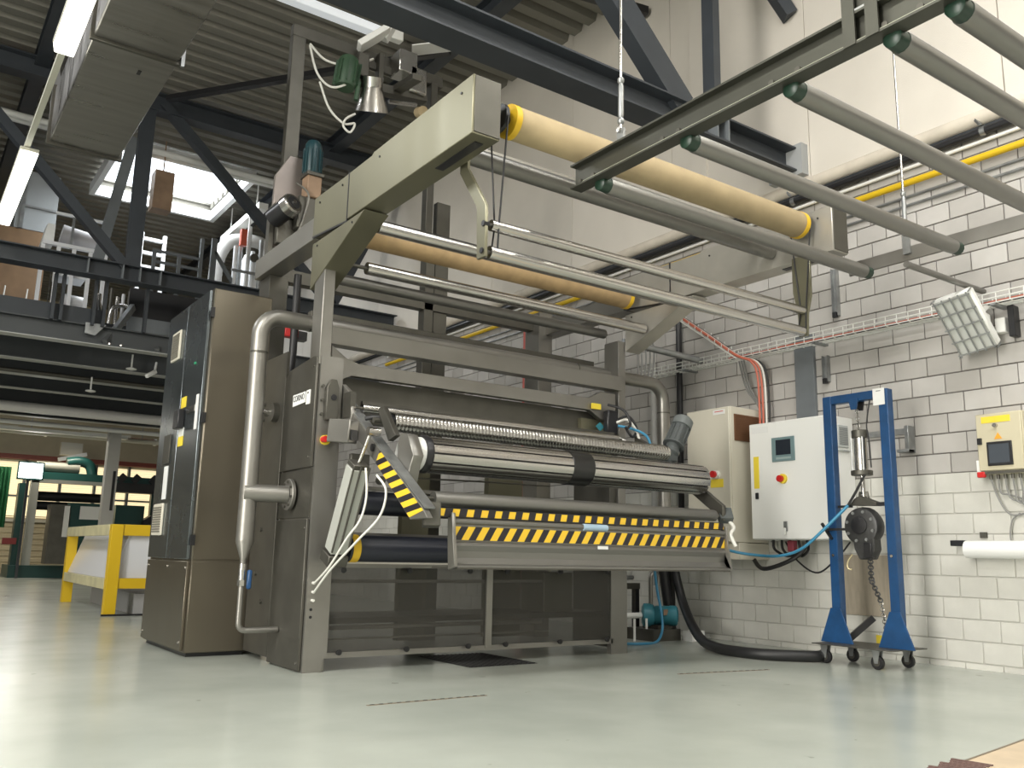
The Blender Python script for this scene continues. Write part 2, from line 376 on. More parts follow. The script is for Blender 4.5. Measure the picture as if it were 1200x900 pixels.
# ================================================================== ROOF STEELWORK AND SERVICES
def girder(name, y0, zb, xs_nodes, label, x0, x1, stiff, diags, verts):
    t = thing(name, label, 'girder', (x1, y0, zb), 'roof girders')
    obj('bottom_chord', MB().ibeam('x', x0, x1, y0, zb, zb + .25, .26), STRUCT, t)
    obj('top_chord', MB().ibeam('x', x0, x1, y0, 7.42, 7.72, .24), STRUCT, t)
    for (xa, za, xb, zb_) in diags: obj('diagonal', MB().bar((xa, y0, za), (xb, y0, zb_), (.25 if y0 < 6 else .14), .16, (0, 1, 0)), STRUCT, t)
    for (x, wd) in verts: obj('vertical', MB().box(x - wd / 2, x + wd / 2, y0 - .07, y0 + .07, zb + .25, 7.42), STRUCT, t)
    for x in stiff: obj('stiffener', MB().box(x - .008, x + .008, y0 - .125, y0 + .125, zb + .018, zb + .232), STRUCTL, t)
    return t
g1 = girder('roof_girder', 5.19, 4.56, None, 'dark blue-grey steel roof girder crossing overhead to the white wall', -8, 6.93,
            [5.78, 5.93], [(5.42, 4.80, 2.70, 7.42)], [(5.85, .09)])
obj('bearing_plate', MB().box(6.90, 7.0, 5.0, 5.40, 4.52, 4.84), mat('grey_bearing_block', (.35, .36, .36), .7), g1)
g2 = girder('roof_girder', 13.6, 4.64, None, 'far roof girder with broad post and diagonals in front of the mezzanine', -8, 6.93,
            [1.95, 2.42, 2.66, 2.95], [(2.45, 4.88, -.1, 7.42), (5.75, 4.88, 2.75, 7.60), (5.75, 4.88, 6.9, 7.42)], [(2.55, .21)])
obj('back_strut', MB().bar((2.62, 14.9, 7.5), (2.30, 15.1, 5.3), .16, .12, (0, 1, 0)), STRUCTL, g2)
def beam_thing(name, mb, m, label, cat, loc, group=None):
    return obj(name, mb, m, label=label, cat=cat, group=group, loc=loc)
beam_thing('roof_purlin', MB().ibeam('y', -6, 28.4, 5.62, 7.62, 7.88, .20), STRUCT, 'long dark roof beam running away under the deck on the right', 'beam', (5.62, 8, 7.62), 'lengthwise roof beams')
beam_thing('roof_purlin', MB().ibeam('y', -6, 28.4, 1.05, 7.62, 7.88, .20), STRUCT, 'long dark roof beam partly hidden by the big square duct', 'beam', (1.05, 8, 7.62), 'lengthwise roof beams')
beam_thing('wind_brace', MB().bar((2.75, 13.3, 7.55), (5.55, 9.6, 7.58), .10, .08), BLACKG, 'thin black roof brace running from the duct to the right', 'brace', (2.75, 13.3, 7.5), 'roof braces')
beam_thing('wind_brace', MB().bar((4.6, 7.7, 7.45), (6.95, 7.2, 7.45), .12, .10), BLACKG, 'black roof brace reaching the white wall above the girder', 'brace', (5.4, 8.6, 7.5), 'roof braces')
beam_thing('wall_strut', MB().bar((6.98, 5.12, 6.30), (6.5, 5.5, 7.4), .16, .12), STRUCT, 'short dark strut standing off the white wall near the picture top', 'strut', (6.98, 5.12, 6.3))

def lamp(x, y0, y1, z, label, cap=True):
    t = thing('fluorescent_lamp', label, 'lamp', (x, y0, z), 'ceiling lamps')
    obj('housing', MB().box(x - .095, x + .095, y0, y1, z + .03, z + .07), TRUNK, t, bev=.006)
    obj('diffuser', MB().prism([(x - .09, z + .03), (x - .075, z - .05), (x + .075, z - .05), (x + .09, z + .03)], 'y', y0 + .01, y1 - .01), LAMPGLASS, t, bev=.006)
lamp(.80, 10.45, 13.0, 5.0, 'glowing fluorescent lamp lower on the left edge of the picture')
lamp(.765, 5.6, 7.95, 5.0, 'glowing fluorescent lamp at the picture top beside the square duct')
beam_thing('lamp_trunking', MB().box(.745, .80, 2.0, 13.0, 5.075, 5.12), TRUNK, 'cream lamp trunking joining the two glowing lamps', 'trunking', (.77, 9, 5.07))
t = thing('lamp_rail', 'white unlit lamp rail hanging high above the feeder frame', 'lamp', (2.8, 8.3, 6.5), 'ceiling lamps')
obj('housing', MB().box(1.6, 4.0, 8.24, 8.36, 6.50, 6.60), mat('self_lit_lamp_housing', (.75, .78, .80), .4, emit=(.9, .95, 1), estr=.35), t, bev=.006)  # weak emission makes this unlit housing look bright
obj('hanger', MB().box(3.0, 3.03, 8.28, 8.31, 6.6, 7.9), ZINC, t); obj('end_socket', MB().box(4.0, 4.16, 8.25, 8.35, 6.52, 6.66), WHITEP, t, bev=.01)

# square duct
t = thing('air_duct', 'big square galvanised air duct hanging at the top left', 'duct', (1.25, 8, 5.0))
DX0, DX1 = .93, 1.62
for k, (a, b) in enumerate(((2.5, 5.2), (5.23, 7.55), (7.58, 9.98))):
    obj('duct_section', MB().box(DX0, DX1, a, b, 5.0, 5.62), DUCTM, t, bev=.01)
for yy in (5.215, 7.565, 9.99):
    obj('flange', MB().box(DX0 - .03, DX1 + .03, yy - .02, yy + .02, 4.97, 5.65), STEELD, t, bev=.004)
obj('duct_elbow', MB().prism([(9.98, 5.0), (9.98, 5.62), (10.6, 6.3), (11.0, 5.9), (10.4, 5.2)], 'x', DX0 + .05, DX1 - .05), DUCTM, t)
obj('access_hole', MB().box(1.36, 1.39, 7.9, 7.98, 4.996, 5.0), BLACKG, t)
obj('hanger', MB().box(DX1 + .01, DX1 + .04, 7.50, 7.53, 4.95, 7.9), ZINC, t)

# white pipes under the roof at the back, skylight curb
for k, (z, yy, x1) in enumerate(((7.60, 15.6, 5.45), (7.50, 15.2, 5.30))):
    beam_thing('roof_pipe', MB().cyl((-4, yy, z), (x1, yy, z), .055, 12), WHITEP, ['upper white pipe under the roof behind the green motor', 'lower white pipe under the roof behind the green motor'][k], 'pipe', (2, yy, z), 'white roof pipes')
t = thing('skylight_curb', 'white skylight curb around the bright roof opening', 'skylight', (3.75, 17.1, 7.66))
CURB = mat('white_curb', (.75, .76, .76), .5)
obj('curb_side', MB().box(2.52, 2.62, 15.77, 18.43, 7.66, 7.87), CURB, t); obj('curb_side', MB().box(4.88, 4.98, 15.77, 18.43, 7.66, 7.87), CURB, t)
obj('curb_end', MB().box(2.62, 4.88, 18.33, 18.43, 7.66, 7.87), CURB, t); obj('curb_end', MB().box(2.62, 4.88, 15.77, 15.87, 7.66, 7.87), CURB, t)
beam_thing('skylight_lamp', MB().box(5.12, 5.30, 15.9, 18.3, 7.22, 7.34).box(5.2, 5.22, 16.3, 16.32, 7.34, 7.88).box(5.2, 5.22, 17.9, 17.92, 7.34, 7.88), WHITEP, 'white box lamp hanging beside the bright skylight', 'lamp', (5.45, 17, 7.3))
beam_thing('roof_box', MB().box(3.10, 3.42, 15.35, 15.65, 6.55, 7.25).box(3.25, 3.27, 15.5, 15.52, 7.25, 7.87), COPPER, 'brown square ventilator box hanging under the skylight', 'box', (3.25, 15.5, 6.72))

# pipes and conduits along the top of the block wall
def wall_run(name, z, x, r, m, label, cat, y0=-2, y1=14):
    return obj(name, MB().tube([(x, y0, z), (x, (y0 + y1) / 2, z), (x, y1, z)], r, 12), m, label=label, cat=cat, group='wall top pipes', loc=(x, 4, z))
wall_run('black_pipe', 4.315, XW - .07, .032, BLACKG, 'black pipe running just under the cream wall ledge', 'pipe')
wall_run('white_conduit', 4.245, XW - .04, .016, WHITEP, 'thin white conduit between the black and yellow pipes', 'conduit')
wall_run('yellow_pipe', 4.10, XW - .06, .030, YEL, 'yellow gas pipe high on the block wall', 'pipe')
wall_run('grey_conduit', 3.99, XW - .02, .012, ZINC, 'thin grey conduit just below the yellow pipe', 'conduit')
wall_run('grey_conduit', 3.91, XW - .02, .012, ZINC, 'lowest thin grey conduit under the yellow pipe', 'conduit')
for yy, lab in ((3.32, 'metal clamp holding the black pipe near the picture right edge'), (5.2, 'metal clamp holding the black pipe behind the roller gantry')):
    t = thing('pipe_clamp', lab, 'clamp', (XW - .05, yy, 4.3), 'pipe clamps')
    obj('arm', MB().bar((XW - .1, yy + .05, 4.44), (XW - .12, yy, 4.36), .03, .02), ZINC, t); obj('ring', MB().tube([(XW - .07, yy - .02, 4.315), (XW - .07, yy + .02, 4.315)], .042, 12), ZINC, t)

# ================================================================== THE FINISHING MACHINE
M = thing('finishing_machine', 'large stainless steel textile finishing machine with overhead arm and hazard-striped tray', 'machine', (3.9, 6.1, 0))
def P(name, mb, m, parent=None, bev=0.0, label=None, kind=None): return obj(name, mb, m, parent or M, bev, label, kind)
XL = 2.373
# left side frame with its covers
P('side_frame', MB().prism([(5.79, 0), (5.79, 2.15), (6.39, 2.12), (6.39, 0)], 'x', XL + .018, 2.55), STEEL, bev=.004)
P('front_column', MB().prism([(2.39, 0), (2.39, 2.16), (2.56, 2.16), (2.56, .10), (2.535, .085), (2.52, 0)], 'y', 5.775, 5.80), STEEL)
up_ = P('cover_panel', MB().prism([(5.80, 1.372), (5.80, 2.15), (5.86, 2.165), (6.32, 2.125), (6.385, 2.07), (6.385, 1.368)], 'x', XL - .006, XL + .014), STEELD, bev=.003, label='upper grey side cover with the maker plate')
P('cover_panel', MB().box(XL + .006, XL + .016, 5.80, 6.385, 1.025, 1.36), STEELD)
lo_ = P('cover_panel', MB().box(XL - .006, XL + .014, 5.80, 6.385, .012, 1.012), STEELD, bev=.003, label='lower grey side door')
for yy, zz in ((5.84, 2.09), (5.84, 1.44)): obj('screw', MB().cyl((XL - .006, yy, zz), (XL - .013, yy, zz), .008, 8), CHROME, up_)
for yy, zz in ((5.83, .95), (5.83, .06)): obj('screw', MB().cyl((XL - .006, yy, zz), (XL - .013, yy, zz), .008, 8), CHROME, lo_)
np_ = obj('name_plate', MB().prism([(5.965, 1.843), (5.965, 1.922), (6.196, 1.922), (6.196, 1.835)], 'x', XL - .012, XL - .006), PAPER, M, .001, label='white plate with black CORINO lettering')
text_mesh('lettering', 'CORINO', BLACKG, np_, (XL - .013, 6.08, 1.887), (0, -1, 0), (0, 0, 1), .062, .0008, .86)
obj('number_plate', MB().box(XL - .012, XL - .006, 5.875, 5.945, 1.822, 1.925), PAPER, M, .001); 
obj('label_dot', MB().cyl((XL - .012, 5.91, 1.905), (XL - .0145, 5.91, 1.905), .009, 8), BLACKG, M)
es = P('emergency_stop', MB().cyl((2.45, 5.775, 1.56), (2.45, 5.755, 1.56), .035, 16), YSTK, label='yellow ring with red emergency stop'); obj('button', MB().cyl((2.43, 5.755, 1.56), (2.43, 5.71, 1.56), .022, 14), RED, es)
bx = P('sensor_box', MB().bar((2.47, 5.70, 1.62), (2.54, 5.50, 1.60), .09, .16), STEEL, bev=.006, label='small steel box at the hinge'); obj('window', MB().bar((2.541, 5.498, 1.575), (2.544, 5.49, 1.575), .06, .07), BLACKG, bx)
pl_ = P('hinge_plate', MB().prism([(2.43, 1.70), (2.43, 1.93), (2.46, 1.99), (2.50, 1.99), (2.52, 1.93), (2.52, 1.70)], 'y', 5.73, 5.77), STEELD, bev=.003)
obj('pivot_hole', MB().cyl((2.48, 5.73, 1.86), (2.48, 5.725, 1.86), .022, 14), BLACKG, pl_)
for zz in (1.94, 1.84, 1.74): obj('bolt', MB().cyl((2.41, 5.775, zz), (2.41, 5.755, zz), .011, 8), STEELD, pl_)
for k, zz in enumerate((.585, .525, .47)): P('air_fitting', MB().cyl((2.43, 5.775, zz), (2.43, 5.75, zz), .010, 8), WHITEC)
for zz in (.41, .36): P('fitting_hole', MB().cyl((2.425, 5.776, zz), (2.425, 5.77, zz), .010, 8), BLACKG)
# upper posts, arms, knee braces
P('post', MB().box(XL + .006, 2.465, 5.79, 5.965, 2.10, 2.86), STEEL, bev=.004)
P('post', MB().box(5.44, 5.53, 6.05, 6.25, .05, 2.80), STEEL, bev=.004)
P('side_frame', MB().box(5.36, 5.44, 6.08, 6.6, .02, 2.05), STEELD, bev=.004)
STEEL2_LIT = mat('steel_sheet_lit', (.46, .44, .395), .42, .6, var=.08)  # brighter copy of the arm steel; its bright reflections are put into the colour
def arm(x0, x1, yf, name, STEEL2=STEEL2):
    a = P('upper_arm', MB().prism([(yf, 3.075), (yf, 3.43), (5.06, 3.43), (5.09, 3.415), (5.44, 3.415), (5.44, 3.07)], 'x', x0, x1), STEEL2, bev=.004, label=name)
    b_ = obj('joint_box', MB().prism([(5.455, 3.06), (5.455, 3.415), (6.06, 3.425), (6.06, 3.12)], 'x', x0 + .002, x1 - .002), STEEL2, a, .003)
    obj('rear_beam', MB().box(x0 + .012, x1 - .012, 6.06, 7.37, 3.11, 3.285), STEEL, a, .004)
    obj('knee_brace', MB().prism([(5.16, 3.055), (6.04, 3.055), (6.04, 2.70)], 'x', x0, x1), STEEL2, a, .003)
    obj('end_cap', MB().box(x0 + .012, x1, yf - .006, yf, 3.085, 3.425), STEELD, a, .002)
    obj('slot', MB().box((x0 + x1) / 2 - .02, (x0 + x1) / 2 + .035, yf + .08, yf + .52, 3.069, 3.076), BLACKG, a)
    obj('seam', MB().box(x0 - .0015, x0 + .02, 5.440, 5.453, 3.06, 3.42), BLACKG, a); obj('seam', MB().bar((x0 + .008, 5.44, 3.056), (x0 + .008, 6.06, 3.115), .018, .014), BLACKG, a)
    for yy, zz in ((yf + .12, 3.36), (4.97, 3.36), (5.55, 3.36), (5.95, 3.36), (5.35, 3.02), (5.95, 3.02)):
        obj('bolt', MB().cyl((x0, yy, zz), (x0 - .006, yy, zz), .008, 8), BLACKG, a)
    return a
arm(XL, 2.557, 3.83, 'left overhead box arm'); arm(5.52, 5.70, 3.76, 'right overhead box arm', STEEL2_LIT)
P('rear_post', MB().box(2.435, 2.60, 7.12, 7.37, 0, 3.11), STEELD, bev=.004); P('rear_post', MB().box(5.44, 5.62, 7.30, 7.55, 0, 3.35), STEEL, bev=.004)
P('rear_post', MB().box(4.10, 4.20, 7.40, 7.52, 0, 3.9), STEELD, bev=.003); P('rear_post', MB().box(4.215, 4.37, 7.42, 7.50, 0, 4.32), STEELD, bev=.003)
P('side_plate', MB().box(XL + .004, XL + .03, 6.42, 6.93, .04, 2.30), STEELD, bev=.004)
for yy, zz in ((6.82, 1.935), (6.83, 1.813), (6.7, .95), (6.75, .62), (6.6, .42)): P('bolt', MB().cyl((XL + .004, yy, zz), (XL - .012, yy, zz), .016, 8), STEELD)
P('shaft_end', MB().cyl((2.40, 6.62, 1.84), (2.28, 6.62, 1.84), .03, 14), CHROME)
P('roller_bearing', MB().cyl((2.38, 6.56, 1.84), (2.33, 6.56, 1.84), .075, 18), STEELD)
# cross beams
P('cross_beam', MB().box(2.55, 5.46, 6.02, 6.13, 2.315, 2.45), STEEL, bev=.004, label='front cross beam below the long pipe')
P('cross_beam', MB().box(2.55, 5.46, 6.42, 6.50, 2.52, 2.66), STEELD, bev=.004)
P('cross_beam', MB().box(2.55, 5.46, 7.40, 7.50, 3.16, 3.28), STEELD, bev=.004, label='rear cross beam between the arms')
P('hood_beam', MB().prism([(2.56, 2.30), (2.56, 2.0), (2.66, 2.055), (2.73, 2.09), (5.05, 2.09), (5.18, 2.02), (5.36, 2.0), (5.36, 2.27), (5.18, 2.27), (5.05, 2.20), (2.78, 2.19), (2.68, 2.22)], 'y', 6.00, 6.06), STEEL, bev=.003)
P('recess_panel', MB().box(2.62, 5.30, 6.10, 6.13, 1.75, 2.09), STEELD)
P('recess_panel', MB().box(5.0, 5.36, 6.06, 6.1, 1.45, 2.02), STEEL2)
P('back_plate', MB().box(3.5, 3.75, 6.55, 6.62, .1, 1.9), STEEL2); P('back_plate', MB().box(4.35, 4.72, 6.55, 6.62, .1, 1.55), STEEL2); P('back_plate', MB().box(2.62, 2.80, 6.55, 6.62, .1, 1.9), STEELD)
# rollers
def roller(name, x0, x1, y, z, r, m, pin=.03, n=28, label=None, endm=None):
    o = P(name, MB().lathe((x0, y, z), (1, 0, 0), [(0, r * .55), (0, r * .97), (.006, r), (x1 - x0 - .006, r), (x1 - x0, r * .97), (x1 - x0, r * .55)], n), m, label=label)
    obj('shaft', MB().cyl((x0 - pin, y, z), (x1 + pin, y, z), r * .30, 12), endm or STEELD, o); return o
def felt_drum(x0, x1, y, z, r, m, label):
    o = roller('felt_drum', x0, x1, y, z, r, m, .06, 36, label, BLACKG)
    for a in (x0 - .002, x1 - .038): obj('end_band', MB().lathe((a, y, z), (1, 0, 0), [(0, r * .9), (0, r + .0035), (.04, r + .0035), (.04, r * .9)], 36), YELT, o)
    return o
felt_drum(2.72, 5.44, 3.99, 3.315, .100, FELT, 'upper drum covered in pale beige felt')
felt_drum(2.64, 5.42, 5.9, 3.172, .098, FELTD, 'rear drum in worn brown felt')
roller('guide_roller', 2.625, 5.45, 4.0, 2.647, .034, CHROME); roller('guide_roller', 2.625, 5.45, 4.012, 2.488, .039, CHROME)
roller('guide_roller', 2.57, 5.51, 5.35, 3.035, .048, CHROME); roller('guide_roller', 2.69, 5.49, 5.76, 2.862, .047, CHROME, .13)
roller('guide_roller', 2.58, 5.44, 6.25, 2.90, .045, ROLLG); roller('guide_roller', 2.57, 5.51, 4.32, 3.205, .056, ROLLG); P('cross_strip', MB().box(2.56, 5.515, 4.42, 4.44, 3.235, 3.345), STEEL)
for xx, s in ((2.59, 1), (5.47, -1)):
    b_ = P('hanging_bracket', MB().prism(([(4.20, 3.12), (4.285, 3.12), (4.285, 3.05), (4.085, 2.77), (4.07, 2.45), (3.985, 2.45), (3.99, 2.76), (4.20, 3.06)] if s > 0 else [(3.93, 3.08), (4.09, 3.08), (4.09, 2.80), (4.055, 2.66), (4.05, 2.45), (3.975, 2.45), (3.965, 2.62), (3.93, 2.76)]), 'x', xx - .010, xx + .010), STEEL2, bev=.002)
    for yy, zz in ((4.0, 2.647), (4.012, 2.488)): obj('nut', MB().cyl((xx - .02, yy, zz), (xx + .02, yy, zz), .018, 6), BLACKG, b_)
for xx in (2.665, 5.455):
    P('drive_belt', MB().tube([(xx, 3.905, 3.30), (xx, 3.975, 2.65), (xx, 3.985, 2.48), (xx, 4.03, 2.455), (xx, 4.05, 2.50), (xx, 4.02, 2.65), (xx, 4.085, 3.28)], .006, 6), BLACK)
    P('belt_pulley', MB().cyl((xx - .012, 3.99, 3.315), (xx + .012, 3.99, 3.315), .085, 24), BLACKG)
P('smooth_roller_holder', MB().box(2.56, 2.60, 5.62, 5.74, 1.72, 1.90), STEELD)
roller('smooth_roller', 2.64, 5.02, 5.60, 1.785, .032, CHROME, .05); P('roller_cover', MB().box(2.7, 5.1, 5.72, 5.76, 1.70, 1.86), STEELD)
# studded roller
NX, NA = 350, 40; x0, x1, yy, zz = 2.76, 5.36, 5.37, 1.675; st = MB(); vs = []; fs = []
for i in range(NX + 1):
    for k in range(NA):
        rr = .0605 + (.0065 if i % 4 in (1, 2) and (k + (i // 4) % 2 * 1) % 2 == 0 else (.003 if i % 4 in (1, 2) else 0)); th = 2 * math.pi * k / NA
        vs.append((x0 + (x1 - x0) * i / NX, yy + rr * math.cos(th), zz + rr * math.sin(th)))
for i in range(NX):
    for k in range(NA): fs.append((i * NA + k, i * NA + (k + 1) % NA, (i + 1) * NA + (k + 1) % NA, (i + 1) * NA + k))
st._add(vs, fs); sr = P('studded_roller', st, CHROME, label='roller with a fine studded surface')
obj('shaft', MB().cyl((2.62, yy, zz), (5.46, yy, zz), .02, 12), STEELD, sr); obj('end_collar', MB().cyl((2.715, yy, zz), (2.765, yy, zz), .05, 18), BLACKG, sr); obj('end_collar', MB().cyl((5.355, yy, zz), (5.42, yy, zz), .055, 18), STEELD, sr)
P('roller_bracket', MB().prism([(5.33, 1.77), (5.40, 1.76), (5.22, 1.52), (5.12, 1.55)], 'x', 2.66, 2.70), STEELD, bev=.003); P('cable_bundle', MB().tube(smooth_path([(2.60, 5.45, 1.69), (2.64, 5.40, 1.70), (2.70, 5.36, 1.69)]), .016), BLACK)
# slatted roller
SX0, SX1, SY, SZ, SR = 2.815, 5.40, 5.02, 1.43, .120
sl = P('slatted_roller', MB().cyl((SX0 + .01, SY, SZ), (SX1 - .01, SY, SZ), SR - .018, 32), BLACKG, label='large roller of steel slats with black gaps')
for k in range(12):
    m_ = MB(); th0 = 2 * math.pi * (k + .10) / 12; th1 = 2 * math.pi * (k + .90) / 12; pr = []
    for q in range(5): th = th0 + (th1 - th0) * q / 4; pr.append((SY + SR * math.cos(th), SZ + SR * math.sin(th)))
    for q in range(5): th = th1 + (th0 - th1) * q / 4; pr.append((SY + (SR - .022) * math.cos(th), SZ + (SR - .022) * math.sin(th)))
    m_.prism(pr, 'x', SX0 + .02, SX1 - .006 * (k % 2)); m_.sm = [i > 1 for i in range(len(m_.f))]; obj('slat', m_, CHROME, sl)
obj('tape_band', MB().lathe((3.985, SY, SZ), (1, 0, 0), [(0, SR + .001), (.004, SR + .005), (.195, SR + .005), (.2, SR + .001)], 40, False), mat('black_tape', (.012, .012, .012), .28), sl)
dk = obj('end_disc', MB().lathe((SX0 - .03, SY, SZ), (1, 0, 0), [(0, .03), (0, .118), (.012, .124), (.045, .124), (.05, .118), (.05, .03)], 36), BLACKG, sl)
obj('hub', MB().cyl((SX0 - .13, SY, SZ), (SX0 + .02, SY, SZ), .035, 16), STEELD, sl)
for k in range(6): th = math.pi * k / 3; obj('spoke', MB().bar((SX0 - .036, SY + .03 * math.cos(th), SZ + .03 * math.sin(th)), (SX0 - .036, SY + .105 * math.cos(th), SZ + .105 * math.sin(th)), .014, .016, (1, 0, 0)), STEELD, sl)
P('end_guard', MB().lathe((2.665, 5.02, 1.43), (1, 0, 0), [(0, .10), (.15, .112)], 28, False), WHITEP)
P('bearing_block', MB().prism([(4.90, 1.34), (4.86, 1.40), (4.95, 1.54), (5.05, 1.56), (5.08, 1.50), (5.08, 1.26), (4.96, 1.15)], 'x', 2.66, 2.735), STEEL, bev=.004)
P('bearing_block', MB().cyl((5.40, 5.02, 1.43), (5.46, 5.02, 1.43), .06, 18), STEELD)
# swing arms with hazard tape, tube, tray
def swing(x0, x1, hazard_side):
    a = P('swing_arm', MB().prism([(5.86, 1.88), (5.66, 1.775), (5.24, 1.50), (4.58, 1.06), (4.52, 1.00), (4.73, .995), (5.23, 1.37), (5.43, 1.50), (5.62, 1.60), (5.86, 1.68)] if hazard_side else [(5.86, 1.88), (5.66, 1.775), (5.24, 1.50), (4.84, 1.22), (4.84, 1.10), (5.23, 1.37), (5.43, 1.50), (5.62, 1.60), (5.86, 1.68)], 'x', x0, x1), STEEL if hazard_side else STEELD, bev=.003)
    if hazard_side:
        obj('hazard_tape', MB().prism([(5.17, 1.447), (4.57, 1.045), (4.735, 1.008), (5.22, 1.37)], 'x', x0 - .002, x0), HAZ_ARM, a)
        obj('pivot', MB().cyl((x0 - .012, 5.27, 1.475), (x0, 5.27, 1.475), .026, 16), BLACKG, a)
        obj('top_flange', MB().bar(((x0 + x1) / 2 + .02, 5.80, 1.875), ((x0 + x1) / 2 + .02, 4.56, 1.06), .07, .010), ZINC, a)
    return a
swing(2.58, 2.62, True); swing(5.46, 5.50, False)
P('hinge_body', MB().prism([(5.92, 1.62), (5.92, 1.94), (5.80, 1.98), (5.66, 1.90), (5.60, 1.74), (5.66, 1.60)], 'x', 2.565, 2.60), STEEL, bev=.004)
P('hinge_wheel', MB().cyl((2.52, 5.62, 1.61), (2.56, 5.62, 1.61), .05, 20), BLACKG)
roller('front_tube', 2.81, 5.38, 4.86, 1.137, .046, ROLLG, .05)
P('rope', MB().tube([(2.63, 4.98, 1.265), (3.6, 5.3, 1.31), (4.3, 5.6, 1.34)], .006, 6), STEELD)
tr = P('tray', MB().prism([(4.80, .875), (4.795, .985), (4.805, .985), (4.812, .875), (4.792, .845), (4.80, .775), (4.775, .738), (4.735, .728), (4.735, .716), (4.785, .726), (4.812, .772), (4.782, .85)], 'x', 2.93, 5.42), ROLLG, label='long grey catch tray under the hazard tape')
obj('hazard_tape', MB().box(2.935, 5.415, 4.788, 4.797, .885, .968), HAZ_LOW, tr, label='yellow and black diagonal tape')
obj('tray_end', MB().prism([(4.83, 1.06), (4.775, 1.05), (4.765, .93), (4.73, .72), (4.81, .70), (4.83, .93)], 'x', 2.905, 2.93), STEEL, tr, .003); obj('tray_end', MB().prism([(4.83, 1.06), (4.775, 1.05), (4.765, .93), (4.73, .72), (4.81, .70), (4.83, .93)], 'x', 5.42, 5.435), STEEL, tr, .002)
obj('tray_bottom', MB().box(2.93, 5.42, 4.74, 5.05, .705, .715), STEELD, tr)
ub = P('upper_tape_bar', MB().box(2.75, 5.42, 4.80, 4.82, 1.022, 1.082), BLACKG); obj('hazard_tape', MB().box(2.755, 5.415, 4.795, 4.80, 1.030, 1.076), HAZ_UP, ub, label='tape of yellow squares')
P('tray_rod', MB().cyl((2.93, 4.80, 1.000), (5.42, 4.80, 1.000), .019, 14), ROLLG); P('rod_clamp', MB().cyl((3.98, 4.80, .998), (4.20, 4.80, .998), .024, 14), mat('pale_blue_tape', (.35, .48, .60), .4))
P('small_label', MB().box(4.10, 4.19, 4.77, 4.776, .85, .872), PAPER)
P('arm_end_box', MB().bar((2.66, 4.60, 1.03), (2.74, 4.76, 1.02), .10, .14), STEELD, bev=.004); P('junction_box', MB().bar((5.50, 4.84, 1.10), (5.54, 4.90, 1.19), .11, .07), GREYM, bev=.004)
P('white_spring', MB().tube(smooth_path([(5.53, 4.86, 1.12), (5.54, 4.80, 1.05), (5.48, 4.78, .99), (5.50, 4.75, .90)]), .015), WHITEC)
# dark rubber rollers behind
o = roller('rubber_roller', 2.585, 5.40, 5.615, .82, .091, NAVY, .04, 36, 'lower dark blue rubber roller'); obj('yellow_band', MB().lathe((2.60, 5.615, .82), (1, 0, 0), [(0, .08), (0, .094), (.055, .094), (.055, .08)], 36), YELT, o)
roller('rubber_roller', 2.58, 5.40, 5.70, 1.135, .083, NAVY, .04, 36, 'upper dark rubber roller')
P('support_rail', MB().box(2.56, 5.36, 5.66, 5.72, 1.225, 1.25), STEEL); P('knurled_knob', MB().cyl((2.62, 5.52, 1.29), (2.62, 5.47, 1.29), .035, 14), BLACKG); P('knurled_knob', MB().cyl((2.80, 5.60, 1.29), (2.80, 5.56, 1.29), .03, 14), STEELD); P('gear_guard', MB().box(2.56, 2.70, 5.56, 5.60, 1.27, 1.46), STEELD, bev=.004)
P('cover_strip', MB().box(2.52, 5.30, 5.60, 5.70, .718, .745), mat('pale_cover_strip', (.62, .58, .52), .4)); P('rear_tray', MB().box(2.56, 5.36, 5.72, 6.5, .90, .93), STEEL)
# pneumatic cylinder with rod and hoses
cy = P('pneumatic_cylinder', MB().bar((2.49, 5.57, .80), (2.49, 5.30, 1.34), .115, .12, (1, 0, 0)), mat('cylinder_grey', (.46, .47, .43), .42, .25), bev=.006)
for dx in (-.056, -.004, .056): obj('tie_rod', MB().cyl((2.49 + dx, 5.505, .79), (2.49 + dx, 5.235, 1.335), .007, 8), STEELD, cy)
obj('end_block', MB().bar((2.49, 5.575, .79), (2.49, 5.605, .72), .14, .14, (1, 0, 0)), STEELD, cy, .004); obj('end_block', MB().bar((2.49, 5.30, 1.34), (2.49, 5.285, 1.37), .11, .11, (1, 0, 0)), STEELD, cy, .004)
obj('rod', MB().cyl((2.49, 5.285, 1.37), (2.52, 5.20, 1.56), .014, 12), CHROME, cy); obj('rod_eye', MB().cyl((2.50, 5.20, 1.57), (2.585, 5.20, 1.57), .03, 14), CHROME, cy)
for pts in ([(2.50, 5.20, 1.33), (2.50, 5.17, 1.15), (2.48, 5.20, 1.00), (2.44, 5.30, .88), (2.42, 5.50, .70), (2.43, 5.75, .585)], [(2.53, 5.10, 1.28), (2.56, 5.02, 1.18), (2.54, 5.05, 1.02), (2.47, 5.22, .86), (2.43, 5.50, .68), (2.43, 5.75, .525)]):
    P('air_hose', MB().tube(smooth_path(pts, 8), .0075, 8), WHITEC)
